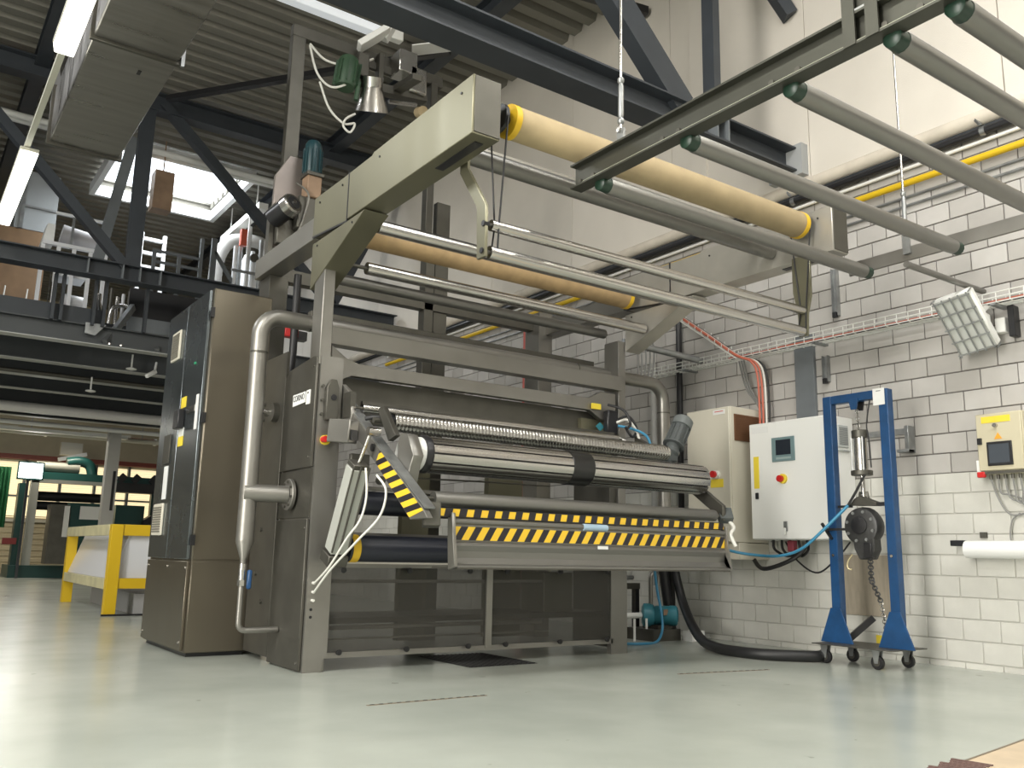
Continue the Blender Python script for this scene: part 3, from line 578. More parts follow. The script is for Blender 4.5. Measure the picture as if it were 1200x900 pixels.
# lower guard with perforated sheets
g = P('lower_guard', MB().box(2.50, 5.14, 5.79, 5.82, .688, .722).box(2.50, 5.14, 5.79, 5.82, .085, .122).box(2.50, 2.535, 5.79, 5.82, .122, .688).box(3.85, 3.905, 5.785, 5.82, .10, .70).box(5.12, 5.30, 5.79, 5.84, 0, .73), STEEL, kind='stuff')
obj('perforated_sheet', MB().box(2.535, 3.85, 5.80, 5.803, .122, .688), PERF, g); obj('perforated_sheet', MB().box(3.905, 5.12, 5.80, 5.803, .122, .688), PERF, g)
for xx in (2.64, 3.16, 3.68, 4.02, 4.55, 5.05):
    for zz in (.672, .125): P('knob', MB().lathe((xx, 5.79, zz), (0, -1, 0), [(0, .008), (.02, .008), (.022, .02), (.038, .02), (.04, .012)], 12), BLACK)
P('inner_bar', MB().cyl((2.52, 5.95, .59), (4.5, 5.95, .59), .012, 10), MATS['pale_cover_strip']); P('inner_bar', MB().cyl((2.50, 5.95, .27), (4.5, 5.95, .27), .016, 10), MATS['pale_cover_strip']); P('inner_bar', MB().cyl((2.52, 5.98, .19), (4.6, 5.98, .19), .008, 8), MATS['pale_cover_strip'])
P('drip_pan', MB().box(2.56, 5.12, 5.9, 6.5, .30, .34), STEELD); P('inner_box', MB().box(4.55, 4.85, 5.98, 6.3, .34, .66), STEEL2)
# gear motor and hoses on the right end
gm = P('gear_motor', MB().lathe((5.40, 5.36, 1.66), (.52, .05, .85), [(0, .05), (.02, .075), (.05, .075), (.06, .06), (.10, .06)], 20), GREYM, label='grey gear motor tilted at the roller end')
obj('motor_body', MB().lathe((5.452, 5.365, 1.745), (.52, .05, .85), [(0, .095), (.015, .095), (.02, .078), (.20, .078)], 20), GREYM, gm)
for k in range(12): th = math.pi * k / 6; d = Vector((.52, .05, .85)).normalized(); a = d.orthogonal().normalized(); b = d.cross(a); c = a * math.cos(th) + b * math.sin(th); p = Vector((5.452, 5.365, 1.745)) + c * .079; obj('cooling_fin', MB().bar(p + d * .03, p + d * .19, .006, .022, c), GREYM, gm)
obj('fan_cover', MB().lathe(Vector((5.452, 5.365, 1.745)) + Vector((.52, .05, .85)).normalized() * .20, (.52, .05, .85), [(0, .090), (.075, .088), (.10, .06)], 20), mat('light_grey_fan_cover', (.15, .165, .165), .45), gm)
obj('gear_head', MB().box(5.36, 5.46, 5.31, 5.42, 1.60, 1.72), GREYM, gm, .015)
for pts, m_ in (([(5.22, 5.95, 2.15), (5.32, 5.85, 2.10), (5.36, 5.8, 1.98), (5.30, 5.78, 1.92)], BLACK), ([(5.30, 5.95, 2.0), (5.42, 5.9, 2.06), (5.48, 5.85, 1.95), (5.40, 5.82, 1.86), (5.34, 5.85, 1.95)], BLACK), ([(5.30, 5.9, 1.96), (5.42, 5.82, 1.93), (5.52, 5.75, 1.86), (5.56, 5.72, 1.68)], BLUEC), ([(5.30, 5.92, 1.99), (5.40, 5.88, 2.02), (5.46, 5.82, 1.90), (5.5, 5.8, 1.72)], WHITEC)):
    P('valve_hose', MB().tube(smooth_path(pts, 6), .012, 8), m_)
P('valve_block', MB().box(5.20, 5.32, 5.92, 5.99, 1.88, 2.10), BLACKG, bev=.01); P('yellow_tag', MB().box(5.06, 5.16, 5.97, 5.99, 2.10, 2.15), YSTK); P('arrow_mark', MB().prism([(5.17, 1.99), (5.22, 1.95), (5.17, 1.91), (5.12, 1.95)], 'y', 5.995, 6.0), TEAL)
P('white_bar', MB().cyl((5.18, 5.80, 1.84), (5.32, 5.55, 1.70), .012, 8), WHITEC)

# ================================================================== LONG STEEL PIPE
def arc(c, a, b, r, t0, t1, n=8):
    c = Vector(c); a = Vector(a); b = Vector(b)
    return [c + a * (r * math.cos(t0 + (t1 - t0) * i / n)) + b * (r * math.sin(t0 + (t1 - t0) * i / n)) for i in range(n + 1)]
t = thing('steam_pipe', 'thick steel pipe bending up beside the cabinet and across the machine', 'pipe', (2.08, 6.2, .25))
path = [(2.08, 6.19, .86), (2.08, 6.19, 1.7)] + [tuple(p) for p in arc((2.23, 6.20, 2.34), (-1, 0, 0), (0, 0, 1), .15, 0, math.pi / 2)] + [(3.2, 6.21, 2.49), (5.2, 6.21, 2.49)] + [tuple(p) for p in arc((6.0, 6.21, 2.31), (0, 0, 1), (1, 0, 0), .18, 0, math.pi / 2)] + [(6.18, 6.21, 1.6), (6.18, 6.21, .9)]
obj('pipe_run', MB().tube(path, .062, 20), STEEL, t)
for p, d in (((5.05, 6.21, 2.49), (1, 0, 0)), ((2.45, 6.205, 2.49), (1, 0, 0)), ((2.08, 6.19, 2.2), (0, 0, 1)), ((6.18, 6.21, 2.2), (0, 0, 1))):
    obj('weld_seam', MB().lathe(p, d, [(0, .0635), (.012, .0635)], 20, False), STEELD, t)
obj('side_branch', MB().tube([(2.05, 6.18, 1.19), (2.10, 6.16, 1.19), (2.34, 6.12, 1.19)], .062, 20), STEEL, t)
fl = obj('flange', MB().cyl((2.335, 6.12, 1.19), (2.362, 6.12, 1.19), .112, 30), STEEL, t, .003)
for k in range(8): th = math.pi * k / 4 + .2; obj('bolt', MB().cyl((2.325, 6.12 + .09 * math.cos(th), 1.19 + .09 * math.sin(th)), (2.34, 6.12 + .09 * math.cos(th), 1.19 + .09 * math.sin(th)), .010, 6), STEELD, fl)
obj('reducer', MB().lathe((2.08, 6.19, .88), (0, 0, -1), [(0, .062), (.03, .062), (.15, .022), (.20, .022)], 18), STEEL, t)
va = obj('valve', MB().cyl((2.08, 6.19, .70), (2.08, 6.19, .58), .028, 12), CHROME, t); obj('handle', MB().bar((2.115, 6.14, .66), (2.115, 6.14, .53), .03, .035), BLUE, va, .008, label='blue valve handle'); obj('union_nut', MB().cyl((2.08, 6.19, .59), (2.08, 6.19, .55), .03, 6), CHROME, va)
obj('drain_pipe', MB().tube([(2.08, 6.19, .58), (2.08, 6.19, .33)] + [tuple(p) for p in arc((2.13, 6.19, .30), (-1, 0, 0), (0, 0, -1), .05, 0, math.pi / 2, 5)] + [(2.36, 6.19, .25)], .020, 12), STEEL, t)

# ================================================================== STEEL CONTROL CABINET
t = thing('switch_cabinet', 'tall dark stainless steel control cabinet left of the machine', 'cabinet', (2.17, 7.6, 0))
CABM = mat('dark_stainless_cabinet', (.19, .168, .13), .34, .85, var=.08, vscale=1.6, rvar=.06, stretch=(1, 1, .2))
CABD = mat('stainless_door_sky_reflection', (.20, .225, .24), .26, .9, var=.06, vscale=2, rvar=.04)  # blue sky reflection put into the door colour
obj('body', MB().box(1.945, 2.42, 6.965, 8.23, .03, 2.855), CABM, t, .004)
obj('front_sheet', MB().box(1.95, 2.415, 6.957, 6.965, .715, 2.85), CABM, t, .003); obj('base_sheet', MB().box(1.945, 2.42, 6.952, 6.965, .035, .70), CABM, t, .003)
obj('foot', MB().box(1.97, 2.40, 7.0, 8.2, 0, .03), BLACKG, t)
for a, b in ((7.01, 7.60), (7.615, 8.215)):
    d = obj('door', MB().box(1.918, 1.945, a, b, .715, 2.845), CABD, t, .004)
    if a > 7.5:
        for z0, z1, y0, y1 in ((2.40, 2.66, 7.74, 8.0), (.90, 1.165, 7.80, 8.10)):
            fr = obj('vent_frame', MB().box(1.900, 1.918, y0, y1, z0, z1), CREAM, d, .005)
        for z0, z1, y0, y1 in ((2.42, 2.64, 7.765, 7.975), (.925, 1.14, 7.825, 8.075)):
            m_ = MB(); zz = z0
            while zz < z1: m_.box(1.893, 1.900, y0, y1, zz, zz + .012); zz += .02
            obj('vent_slats', m_, mat('dark_filter', (.16, .15, .12), .7), d, kind='stuff')
        obj('document_holder', MB().box(1.905, 1.918, 7.78, 7.98, 1.50, 1.75), STEELD, d, .003); obj('label_strip', MB().box(1.914, 1.918, 7.80, 7.92, 1.20, 1.48), PAPER, d)
    else:
        obj('main_switch', MB().box(1.86, 1.918, 7.42, 7.56, 1.76, 1.92), BLACKG, d, .008)
        for z0, z1, m_ in ((1.94, 2.03, YSTK), (1.70, 1.77, PAPER), (1.62, 1.70, YSTK)): obj('sticker', MB().box(1.914, 1.9178, 7.42, 7.56, z0, z1), m_, d)
        obj('button_row', MB().box(1.905, 1.918, 7.12, 7.36, 1.87, 1.92), CHROME, d); obj('white_strip', MB().box(1.913, 1.918, 7.06, 7.12, 1.72, 2.00), PAPER, d); obj('indicator', MB().cyl((1.918, 7.25, 2.28), (1.91, 7.25, 2.28), .012, 10), mat('green_indicator', (.05, .4, .2), .3), d)
obj('base_panel', MB().box(1.922, 1.945, 7.0, 8.22, .045, .70), CABM, t, .003)
for zz in (2.65, 1.80, .86): obj('hinge', MB().box(1.925, 1.952, 6.94, 6.975, zz - .04, zz + .04), BLACK, t)
for yy, zz in ((7.04, .65), (7.56, .65), (7.04, .10), (8.17, .65), (8.17, .1)): obj('screw', MB().cyl((1.922, yy, zz), (1.914, yy, zz), .012, 8), CHROME, t)

t = thing('cable_hose', 'black ribbed cable hose hanging between cabinet and machine post', 'hose', (2.60, 6.9, 1.9))
obj('hose_body', MB().tube([(2.60, 6.9, 3.08), (2.60, 6.9, 2.4), (2.57, 6.9, 1.95)], .032, 12), BLACK, t)

# ================================================================== FEEDER PORTAL ABOVE THE MACHINE
t = thing('feeder_portal', 'tall grey steel portal standing behind the overhead arm', 'frame', (3.4, 7.45, 3.3))
obj('mast', MB().box(2.585, 2.715, 7.42, 7.50, 3.11, 5.583), STEELD, t, .004); obj('right_leg', MB().box(4.075, 4.155, 7.40, 7.50, 3.9, 5.60), STEELD, t, .004)
obj('top_beam', MB().box(2.585, 4.22, 7.42, 7.50, 5.585, 5.705), STEELD, t, .004)
obj('chamfered_plate', MB().prism([(2.50, 3.45), (2.50, 4.12), (2.62, 4.34), (2.80, 4.34), (2.80, 3.45)], 'y', 7.36, 7.41), mat('brownish_steel_plate', (.33, .29, .27), .5, .7, var=.1), t, .003)
obj('leg_plate', MB().prism([(2.47, 3.2), (2.47, 3.80), (2.51, 3.86), (2.51, 3.2)], 'y', 7.34, 7.42), STEELD, t)
hp = thing('dosing_feeder', 'silver cone feeder head with green motor on the portal beam', 'machine', (3.33, 7.4, 5.2))
obj('carriage', MB().bar((3.30, 7.36, 5.60), (3.30, 7.36, 5.18), .05, .10).bar((3.46, 7.36, 5.66), (3.46, 7.36, 5.25), .05, .10).bar((3.2, 7.3, 5.22), (3.95, 7.3, 5.32), .10, .09).bar((3.62, 7.28, 5.30), (3.62, 6.85, 5.24), .10, .06).box(3.25, 4.0, 7.38, 7.42, 5.5, 5.58), STEELD, hp, .003)
obj('cone', MB().lathe((3.36, 7.28, 4.98), (-.17, -.37, .79), [(0, .17), (.0, .165), (.22, .095), (.24, .095), (.32, .10)], 28), CHROME, hp)
mt = obj('motor', MB().lathe((3.06, 7.25, 5.12), (.12, .05, 1), [(0, .09), (.03, .105), (.26, .105), (.31, .09)], 18), GREENM, hp, label='green painted motor')
for k in range(10): th = math.pi * k / 5; obj('cooling_fin', MB().bar((3.063 + .112 * math.cos(th), 7.25 + .112 * math.sin(th), 5.15), (3.095 + .112 * math.cos(th), 7.26 + .112 * math.sin(th), 5.38), .008, .03, (math.cos(th), math.sin(th), 0)), GREENM, mt)
obj('gearbox', MB().box(3.16, 3.28, 7.2, 7.34, 5.28, 5.52), STEELD, hp, .01); obj('spout', MB().cyl((3.16, 7.2, 5.0), (3.18, 7.2, 5.2), .022, 10), GREENM, hp)
obj('white_cover', MB().bar((3.20, 7.3, 5.62), (3.46, 7.2, 5.86), .16, .06), WHITEP, hp, .006); obj('white_box', MB().bar((3.45, 7.3, 5.80), (3.52, 7.25, 5.98), .10, .10), PAPER, hp, .006); obj('silver_block', MB().box(3.60, 3.80, 7.2, 7.42, 5.48, 5.72), CHROME, hp, .01); obj('valve_block', MB().box(3.72, 3.92, 7.2, 7.4, 5.30, 5.58), CHROME, hp, .02); obj('foil_flap', MB().bar((3.78, 7.3, 5.80), (4.16, 7.1, 5.90), .2, .01), PAPER, hp)
obj('round_sensor', MB().cyl((3.86, 7.25, 5.12), (3.86, 7.15, 5.09), .055, 16), FELT, hp); obj('foot_bar', MB().bar((3.55, 7.3, 5.16), (3.86, 7.3, 5.22), .03, .03), CHROME, hp)
for k, (pts, lab) in enumerate((([(2.74, 7.38, 5.52), (2.88, 7.3, 5.36), (3.12, 7.25, 5.37), (3.36, 7.3, 5.55)], 'white cable looping from the portal mast to the carriage top'), ([(2.74, 7.38, 5.50), (2.80, 7.3, 5.20), (2.93, 7.25, 5.08), (3.08, 7.2, 5.16), (3.10, 7.2, 5.30)], 'white cable looping to the side of the green motor'), ([(2.83, 7.3, 5.12), (2.92, 7.25, 4.86), (3.06, 7.22, 4.74), (3.16, 7.2, 4.76), (3.12, 7.2, 4.66), (3.05, 7.2, 4.70), (3.07, 7.2, 4.78), (3.16, 7.2, 4.86)], 'white cable with a small coil hanging lowest by the cone'))):
    obj('white_cable', MB().tube(smooth_path(pts, 8), .011, 8), WHITEC, label=lab, cat='cable', group='feeder cables', loc=(2.9, 7.3, 5.0))
t = thing('vertical_gear_motor', 'dark teal motor standing upright behind the rear arm beam', 'motor', (2.78, 7.2, 3.9))
obj('motor_body', MB().lathe((2.775, 7.2, 4.13), (0, 0, 1), [(0, .07), (.02, .078), (.25, .078), (.29, .074), (.325, .055)], 20), DKTEAL, t)
m_ = MB()
for k in range(12): th = math.pi * k / 6; obj('cooling_fin', MB().bar((2.775 + .082 * math.cos(th), 7.2 + .082 * math.sin(th), 4.15), (2.775 + .082 * math.cos(th), 7.2 + .082 * math.sin(th), 4.37), .007, .016, (math.cos(th), math.sin(th), 0)), DKTEAL, t)
obj('gear_case', MB().box(2.715, 2.85, 7.13, 7.27, 3.90, 4.12), COPPER, t, .008); obj('flange', MB().box(2.70, 2.865, 7.11, 7.285, 4.10, 4.135), STEELD, t, .004); obj('bearing', MB().box(2.65, 2.92, 7.15, 7.27, 3.60, 3.9), STEELD, t, .01); obj('bracket', MB().box(2.62, 2.80, 7.24, 7.36, 3.7, 3.85), STEELD, t)
t = thing('drive_motor', 'black motor with a shiny steel end cap beside the chamfered plate', 'motor', (2.56, 7.2, 3.85))
p0 = Vector((2.47, 7.28, 3.66)); d = Vector((.30, -.85, .32)).normalized()
obj('motor_body', MB().lathe(p0, d, [(0, .06), (.02, .088), (.20, .088), (.21, .07)], 22), BLACKG, t); ec = obj('end_cap', MB().lathe(p0 + d * .20, d, [(0, .085), (.01, .098), (.08, .098), (.095, .085)], 26), CHROME, t); obj('hub', MB().lathe(p0 + d * .295, d, [(0, .062), (.006, .062)], 20), BLACKG, ec); obj('shaft_end', MB().lathe(p0 + d * .30, d, [(0, .02), (.012, .02)], 14), CHROME, ec)
obj('mount', MB().box(2.52, 2.72, 7.27, 7.36, 3.46, 3.70), STEELD, t, .006); obj('hose', MB().tube(smooth_path([(2.60, 7.1, 3.98), (2.72, 7.1, 3.9), (2.70, 7.12, 3.7), (2.66, 7.14, 3.55)], 6), .01, 8), STEEL, t)

# ================================================================== ROLLER GANTRY
t = thing('roller_gantry', 'overhead gantry of grey rollers between two rails at the upper right', 'gantry', (4.6, 2.6, 3.0))
RAILM = mat('dark_olive_steel_rail', (.075, .075, .062), .42, .6, var=.1)
lr = obj('left_rail', MB().prism([(3.175, 3.0), (3.265, 3.0), (3.265, 3.012), (3.226, 3.012), (3.226, 3.143), (3.265, 3.143), (3.265, 3.155), (3.175, 3.155), (3.175, 3.143), (3.218, 3.143), (3.218, 3.012), (3.175, 3.012)], 'y', -1.2, 3.965), RAILM, t)
obj('pale_strip', MB().box(3.178, 3.216, -1.2, 3.85, 3.012, 3.016), mat('pale_green_strip', (.45, .47, .36), .5), lr)
for yy in (3.90, 3.78, 3.20, 3.08, 2.47, 2.32, 1.88, 1.72): obj('bolt', MB().cyl((3.218, yy, 3.035), (3.195, yy, 3.035), .016, 8), STEELD, lr)
obj('right_rail', MB().box(5.955, 5.975, -1.2, 3.93, 3.0, 3.105), STEEL, t, .003)
for yy in (3.76, 3.06, 2.39, 1.87, 1.60, .85, .2):
    r_ = obj('roller', MB().lathe((3.30, yy, 2.985), (1, 0, 0), [(0, .04), (0, .049), (.004, .0505), (2.586, .0505), (2.59, .049), (2.59, .04)], 28), ROLLG, t)
    for xa, xb in ((3.225, 3.30), (5.89, 5.955)): obj('bearing_cap', MB().lathe((xa, yy, 2.985), (1, 0, 0), [(0, .03), (.01, .044), (xb - xa, .047)], 12), GREENCAP, r_)
obj('tie_tube', MB().cyl((5.90, 3.42, 2.955), (7.0, 3.42, 2.955), .024, 14), ROLLG, t)
for (x, y, zt, ztb) in ((3.235, 3.57, 3.155, 1), (5.94, 3.43, 3.105, 0), (3.235, .6, 3.155, 1), (5.94, .6, 3.105, 0)):
    rd = obj('hanger_rod', MB().cyl((x, y, zt + .10), (x, y, 7.9), .009, 10), CHROME, t)
    obj('clevis', MB().box(x - .008, x + .008, y - .028, y + .028, zt - .06 * (1 - ztb), zt + .10), ZINC, rd); obj('clevis_bolt', MB().cyl((x - .025, y, zt + .09), (x + .025, y, zt + .09), .016, 8), CHROME, rd)
    obj('turnbuckle', MB().lathe((x, y, zt + .13), (0, 0, 1), [(0, .012), (.01, .02), (.03, .02), (.04, .013), (.06, .017), (.24, .017), (.26, .012), (.27, .02), (.29, .02), (.30, .010)], 12), ZINC, rd)
for yy in (2.03, 1.92): obj('clamp_plate', MB().box(3.17, 3.18, yy - .03, yy + .03, 3.0, 3.5), RAILM, t)
obj('clamp_post', MB().box(3.20, 3.27, 1.93, 2.02, 3.155, 7.85), RAILM, t, .003); obj('clamp_base', MB().box(3.175, 3.26, 1.80, 2.06, 3.155, 3.165), ZINC, t)

# ================================================================== HOIST FRAME ON CASTORS
t = thing('hoist_trolley', 'blue steel trolley frame on four castors carrying a chain hoist', 'trolley', (6.45, 4.25, 0))
obj('base_plate', MB().box(6.22, 6.70, 3.92, 4.62, .150, .158), STEELD, t, .002)
for yy in (4.51, 3.99):
    pst = obj('post', MB().box(6.41, 6.49, yy - .04, yy + .04, .158, 2.17), BLUE, t, .005)
    obj('gusset', MB().prism([(yy - .15, .158), (yy + .15, .158), (yy + .045, .43), (yy - .045, .43)], 'x', 6.398, 6.41), BLUE, t, .002); obj('bolt', MB().cyl((6.41, yy, .85), (6.40, yy, .85), .012, 8), CHROME, pst)
obj('brace', MB().bar((6.52, 4.50, .17), (6.66, 4.34, .36), .05, .05), BLACKG, t)
tb = obj('top_beam', MB().box(6.415, 6.485, 4.03, 4.47, 2.10, 2.17), BLUE, t, .004); obj('lug', MB().prism([(4.225, 2.03), (4.275, 2.03), (4.295, 2.12), (4.205, 2.12)], 'x', 6.40, 6.412), BLUE, tb); obj('lug', MB().prism([(4.225, 2.03), (4.275, 2.03), (4.295, 2.12), (4.205, 2.12)], 'x', 6.488, 6.50), BLACKG, tb)
obj('tag', MB().box(6.402, 6.408, 3.97, 4.07, 2.04, 2.175), PAPER, t); obj('tag_strip', MB().box(6.400, 6.402, 4.0, 4.04, 2.15, 2.158), mat('grey_print', (.3, .3, .3), .6), t)
for xx, yy in ((6.32, 4.56), (6.316, 4.10), (6.66, 4.06), (6.62, 4.52)):
    c_ = obj('castor', MB().lathe((xx - .017, yy, .052), (1, 0, 0), [(0, .030), (0, .046), (.006, .052), (.028, .052), (.034, .046), (.034, .030)], 20), BLACK, t)
    obj('fork', MB().prism([(yy - .035, .150), (yy + .035, .150), (yy + .014, .045), (yy - .014, .045)], 'x', xx - .026, xx - .021), ZINC, c_); obj('fork', MB().prism([(yy - .035, .150), (yy + .035, .150), (yy + .014, .045), (yy - .014, .045)], 'x', xx + .021, xx + .026), ZINC, c_); obj('hub', MB().cyl((xx - .02, yy, .052), (xx + .02, yy, .052), .028, 12), STEELD, c_); obj('swivel', MB().box(xx - .04, xx + .04, yy - .04, yy + .04, .140, .150), ZINC, c_)
h = thing('chain_hoist', 'dark chain hoist with chrome cylinder hanging in the blue trolley frame', 'hoist', (6.45, 4.25, 1.15))
def chain(name, p0, p1, m, par, n, s=1.0):
    p0 = Vector(p0); p1 = Vector(p1); d = (p1 - p0); L = d.length / n; d.normalize(); a0 = d.orthogonal().normalized(); b0 = d.cross(a0)
    for i in range(n):
        c = p0 + d * (L * (i + .5)); a = a0 if i % 2 else b0; pts = []
        for k in range(11): th = 2 * math.pi * k / 10; pts.append(c + d * (L * .68 * math.cos(th)) + a * (.011 * s * math.sin(th)))
        obj(name, MB().tube(pts, .0038 * s, 6), m, par)
chain('chain_link', (6.45, 4.25, 2.03), (6.45, 4.245, 1.86), CHROME, h, 6, 1.2)
obj('cylinder', MB().cyl((6.45, 4.235, 1.80), (6.45, 4.235, 1.50), .052, 22), CHROME, h); obj('cylinder_cap', MB().cyl((6.45, 4.235, 1.86), (6.45, 4.235, 1.795), .066, 22), STEELD, h, .004); obj('cylinder_flange', MB().cyl((6.45, 4.235, 1.53), (6.45, 4.235, 1.49), .085, 22), STEELD, h, .004)
for dy in (-.05, .05): obj('tie_rod', MB().cyl((6.40, 4.235 + dy, 1.80), (6.40, 4.235 + dy, 1.5), .007, 8), ZINC, h)
obj('piston_rod', MB().cyl((6.45, 4.235, 1.49), (6.45, 4.23, 1.32), .018, 12), CHROME, h); obj('shackle', MB().tube(smooth_path([(6.45, 4.20, 1.36), (6.45, 4.195, 1.31), (6.45, 4.23, 1.29), (6.45, 4.265, 1.31), (6.45, 4.26, 1.36)], 5), .010, 8), STEELD, h)
obj('yoke', MB().prism([(4.34, 1.25), (4.30, 1.30), (4.24, 1.33), (4.18, 1.30), (4.10, 1.27), (4.10, 1.24)], 'x', 6.41, 6.49), STEELD, h, .004); obj('stop_bar', MB().bar((6.45, 4.11, 1.255), (6.45, 4.03, 1.255), .03, .03), BLACKG, h); obj('stop_bar', MB().bar((6.45, 4.34, 1.245), (6.45, 4.47, 1.245), .02, .02), BLACKG, h)
DKC = mat('dark_grey_cast_iron', (.055, .055, .055), .45, .5, var=.2, vscale=20)
hb = obj('hoist_body', MB().lathe((6.38, 4.235, 1.08), (1, 0, 0), [(0, .12), (.01, .145), (.05, .155), (.09, .155), (.14, .13)], 24), DKC, h); obj('drum', MB().lathe((6.365, 4.24, 1.09), (1, 0, 0), [(0, .045), (.005, .07), (.02, .07)], 22), BLACKG, hb)
for k in range(8): th = math.pi * k / 4 + .3; obj('bolt', MB().cyl((6.372, 4.235 + .118 * math.cos(th), 1.08 + .118 * math.sin(th)), (6.39, 4.235 + .118 * math.cos(th), 1.08 + .118 * math.sin(th)), .013, 8), ZINC, hb)
obj('lower_block', MB().prism([(4.33, 1.10), (4.30, .90), (4.26, .82), (4.16, .82), (4.12, .90), (4.13, 1.10)], 'x', 6.386, 6.49), DKC, h, .008); obj('chain_guide', MB().box(6.37, 6.42, 4.14, 4.21, .83, .95), BLACKG, h, .006)
obj('lever', MB().bar((6.42, 4.36, 1.06), (6.40, 4.56, 1.06), .02, .02), BLACKG, h); obj('lever_grip', MB().bar((6.40, 4.60, 1.11), (6.40, 4.51, .98), .02, .02), BLACKG, h); obj('hook', MB().tube(smooth_path([(6.42, 4.34, .86), (6.41, 4.38, .80), (6.41, 4.38, .75), (6.42, 4.35, .74)], 5), .008, 8), mat('brass', (.35, .30, .18), .4, .7), h)
chain('hand_chain_link', (6.40, 4.17, .86), (6.40, 4.17, .66), DKC, h, 9, 1.6); chain('hand_chain_link', (6.40, 4.17, .66), (6.41, 4.105, .50), DKC, h, 7, 1.5); chain('hand_chain_link', (6.41, 4.105, .50), (6.42, 4.08, .27), CHROME, h, 10, 1.2)
obj('cable', MB().tube(smooth_path([(6.45, 4.13, 2.10), (6.45, 4.17, 1.9), (6.45, 4.155, 1.75), (6.45, 4.15, 1.55)], 6), .006, 6), BLACK, h); obj('air_line', MB().tube([(6.38, 4.165, 1.49), (6.38, 4.25, 1.36), (6.38, 4.33, 1.25)], .011, 8), BLACK, h)
obj('blue_air_hose', MB().tube(smooth_path([(6.38, 4.33, 1.25), (6.30, 4.52, 1.05), (6.28, 4.72, .90), (6.3, 4.95, .84), (6.3, 5.2, .84), (6.1, 5.35, .88), (5.6, 5.0, .96)], 8), .0125, 10), BLUEC, label='light blue air hose sagging from the hoist to the tray', cat='hose', loc=(6.3, 4.8, .84))

# ================================================================== CABINETS AND BOXES ON THE WALL
t = thing('control_cabinet', 'white wall cabinet with small screen and red emergency button behind the hoist', 'cabinet', (6.9, 5.13, .98))
obj('body', MB().box(6.72, XW - .003, 4.72, 5.585, .985, 2.078), WHITEP, t, .004); dr = obj('door', MB().box(6.695, 6.72, 4.725, 5.58, .99, 2.073), WHITEP, t, .006)
sc_ = obj('screen_bezel', MB().box(6.683, 6.695, 5.06, 5.315, 1.695, 1.92), SCRGREY, dr, .004); obj('screen', MB().box(6.681, 6.683, 5.10, 5.265, 1.755, 1.895), SCREEN, dr); obj('key_row', MB().box(6.681, 6.683, 5.10, 5.265, 1.715, 1.735), mat('grey_keys', (.3, .38, .38), .5), dr)
es = obj('emergency_stop', MB().cyl((6.695, 5.20, 1.535), (6.675, 5.20, 1.535), .045, 18), YSTK, dr, label='yellow and red emergency stop'); obj('dot', MB().cyl((6.675, 5.21, 1.535), (6.64, 5.21, 1.535), .030, 16), RED, dr)
obj('yellow_strip', MB().box(6.691, 6.695, 5.475, 5.535, 1.46, 1.76), YSTK, dr); obj('latch', MB().box(6.68, 6.695, 5.485, 5.52, 1.36, 1.42), BLACKG, dr, .004); obj('key_plate', MB().box(6.685, 6.695, 5.17, 5.215, 1.06, 1.15), ZINC, dr, .004); obj('key', MB().box(6.66, 6.685, 5.185, 5.20, 1.03, 1.09), WHITEP, dr)
obj('label', MB().box(6.693, 6.695, 5.36, 5.55, 1.98, 2.04), PAPER, dr)
vt = obj('vent', MB().box(6.84, 6.99, 4.705, 4.72, 1.80, 2.0), mat('grey_vent', (.45, .47, .46), .5), t, .004); m_ = MB()
for k in range(10): m_.box(6.855, 6.975, 4.70, 4.705, 1.825 + k * .016, 1.833 + k * .016)
obj('vent_slats', m_, mat('vent_slat_grey', (.25, .26, .26), .5), vt, kind='stuff'); obj('vent_lip', MB().box(6.83, 7.0, 4.695, 4.72, 1.765, 1.78), MATS['grey_vent'], vt, .004)
t = thing('tall_cabinet', 'cream tall cabinet with brown side grille left of the white cabinet', 'cabinet', (6.8, 5.95, .95))
obj('body', MB().box(6.575, XW - .003, 5.70, 6.26, .96, 2.262), CREAM, t, .004); dr = obj('door', MB().box(6.553, 6.575, 5.705, 6.255, .965, 2.257), CREAM, t, .006)
gr = obj('side_grille', MB().box(6.62, 7.02, 5.69, 5.70, 1.93, 2.19), BROWN, t); m_ = MB()
for k in range(16): m_.box(6.625, 7.015, 5.684, 5.69, 1.94 + k * .0155, 1.948 + k * .0155)
obj('grille_slats', m_, BROWN, gr, kind='stuff')
obj('emergency_stop', MB().cyl((6.553, 5.865, 1.605), (6.52, 5.865, 1.605), .038, 16), WHITEP, dr); obj('red_button', MB().cyl((6.52, 5.875, 1.605), (6.49, 5.875, 1.605), .033, 16), RED, dr); obj('yellow_plate', MB().box(6.549, 6.553, 5.79, 5.95, 1.48, 1.56), YSTK, dr)
obj('name_label', MB().box(6.549, 6.553, 5.75, 5.90, 2.19, 2.235), PAPER, dr); obj('red_line', MB().box(6.548, 6.549, 5.77, 5.88, 2.215, 2.222), RED, dr)
obj('plinth_box', MB().box(6.65, XW - .003, 5.70, 6.2, .80, .955), CREAM, t, .004)
t = thing('small_control_box', 'cream control box with dark screen at the right picture edge', 'box', (7.0, 3.37, 1.49))
CREAM2 = mat('yellowish_cream_enamel', (.55, .50, .36), .42)
obj('body', MB().box(6.965, XW - .003, 3.195, 3.545, 1.49, 1.962), CREAM2, t, .004); dr = obj('door', MB().box(6.945, 6.965, 3.20, 3.54, 1.515, 1.957), CREAM2, t, .006); obj('bottom_strip', MB().box(6.95, 6.965, 3.2, 3.54, 1.49, 1.51), STEELD, t)
obj('screen', MB().box(6.932, 6.945, 3.275, 3.465, 1.55, 1.735), BLACKG, dr, .004); obj('screen_glass', MB().box(6.930, 6.932, 3.295, 3.448, 1.57, 1.715), mat('grey_screen_glass', (.06, .07, .085), .2), dr)
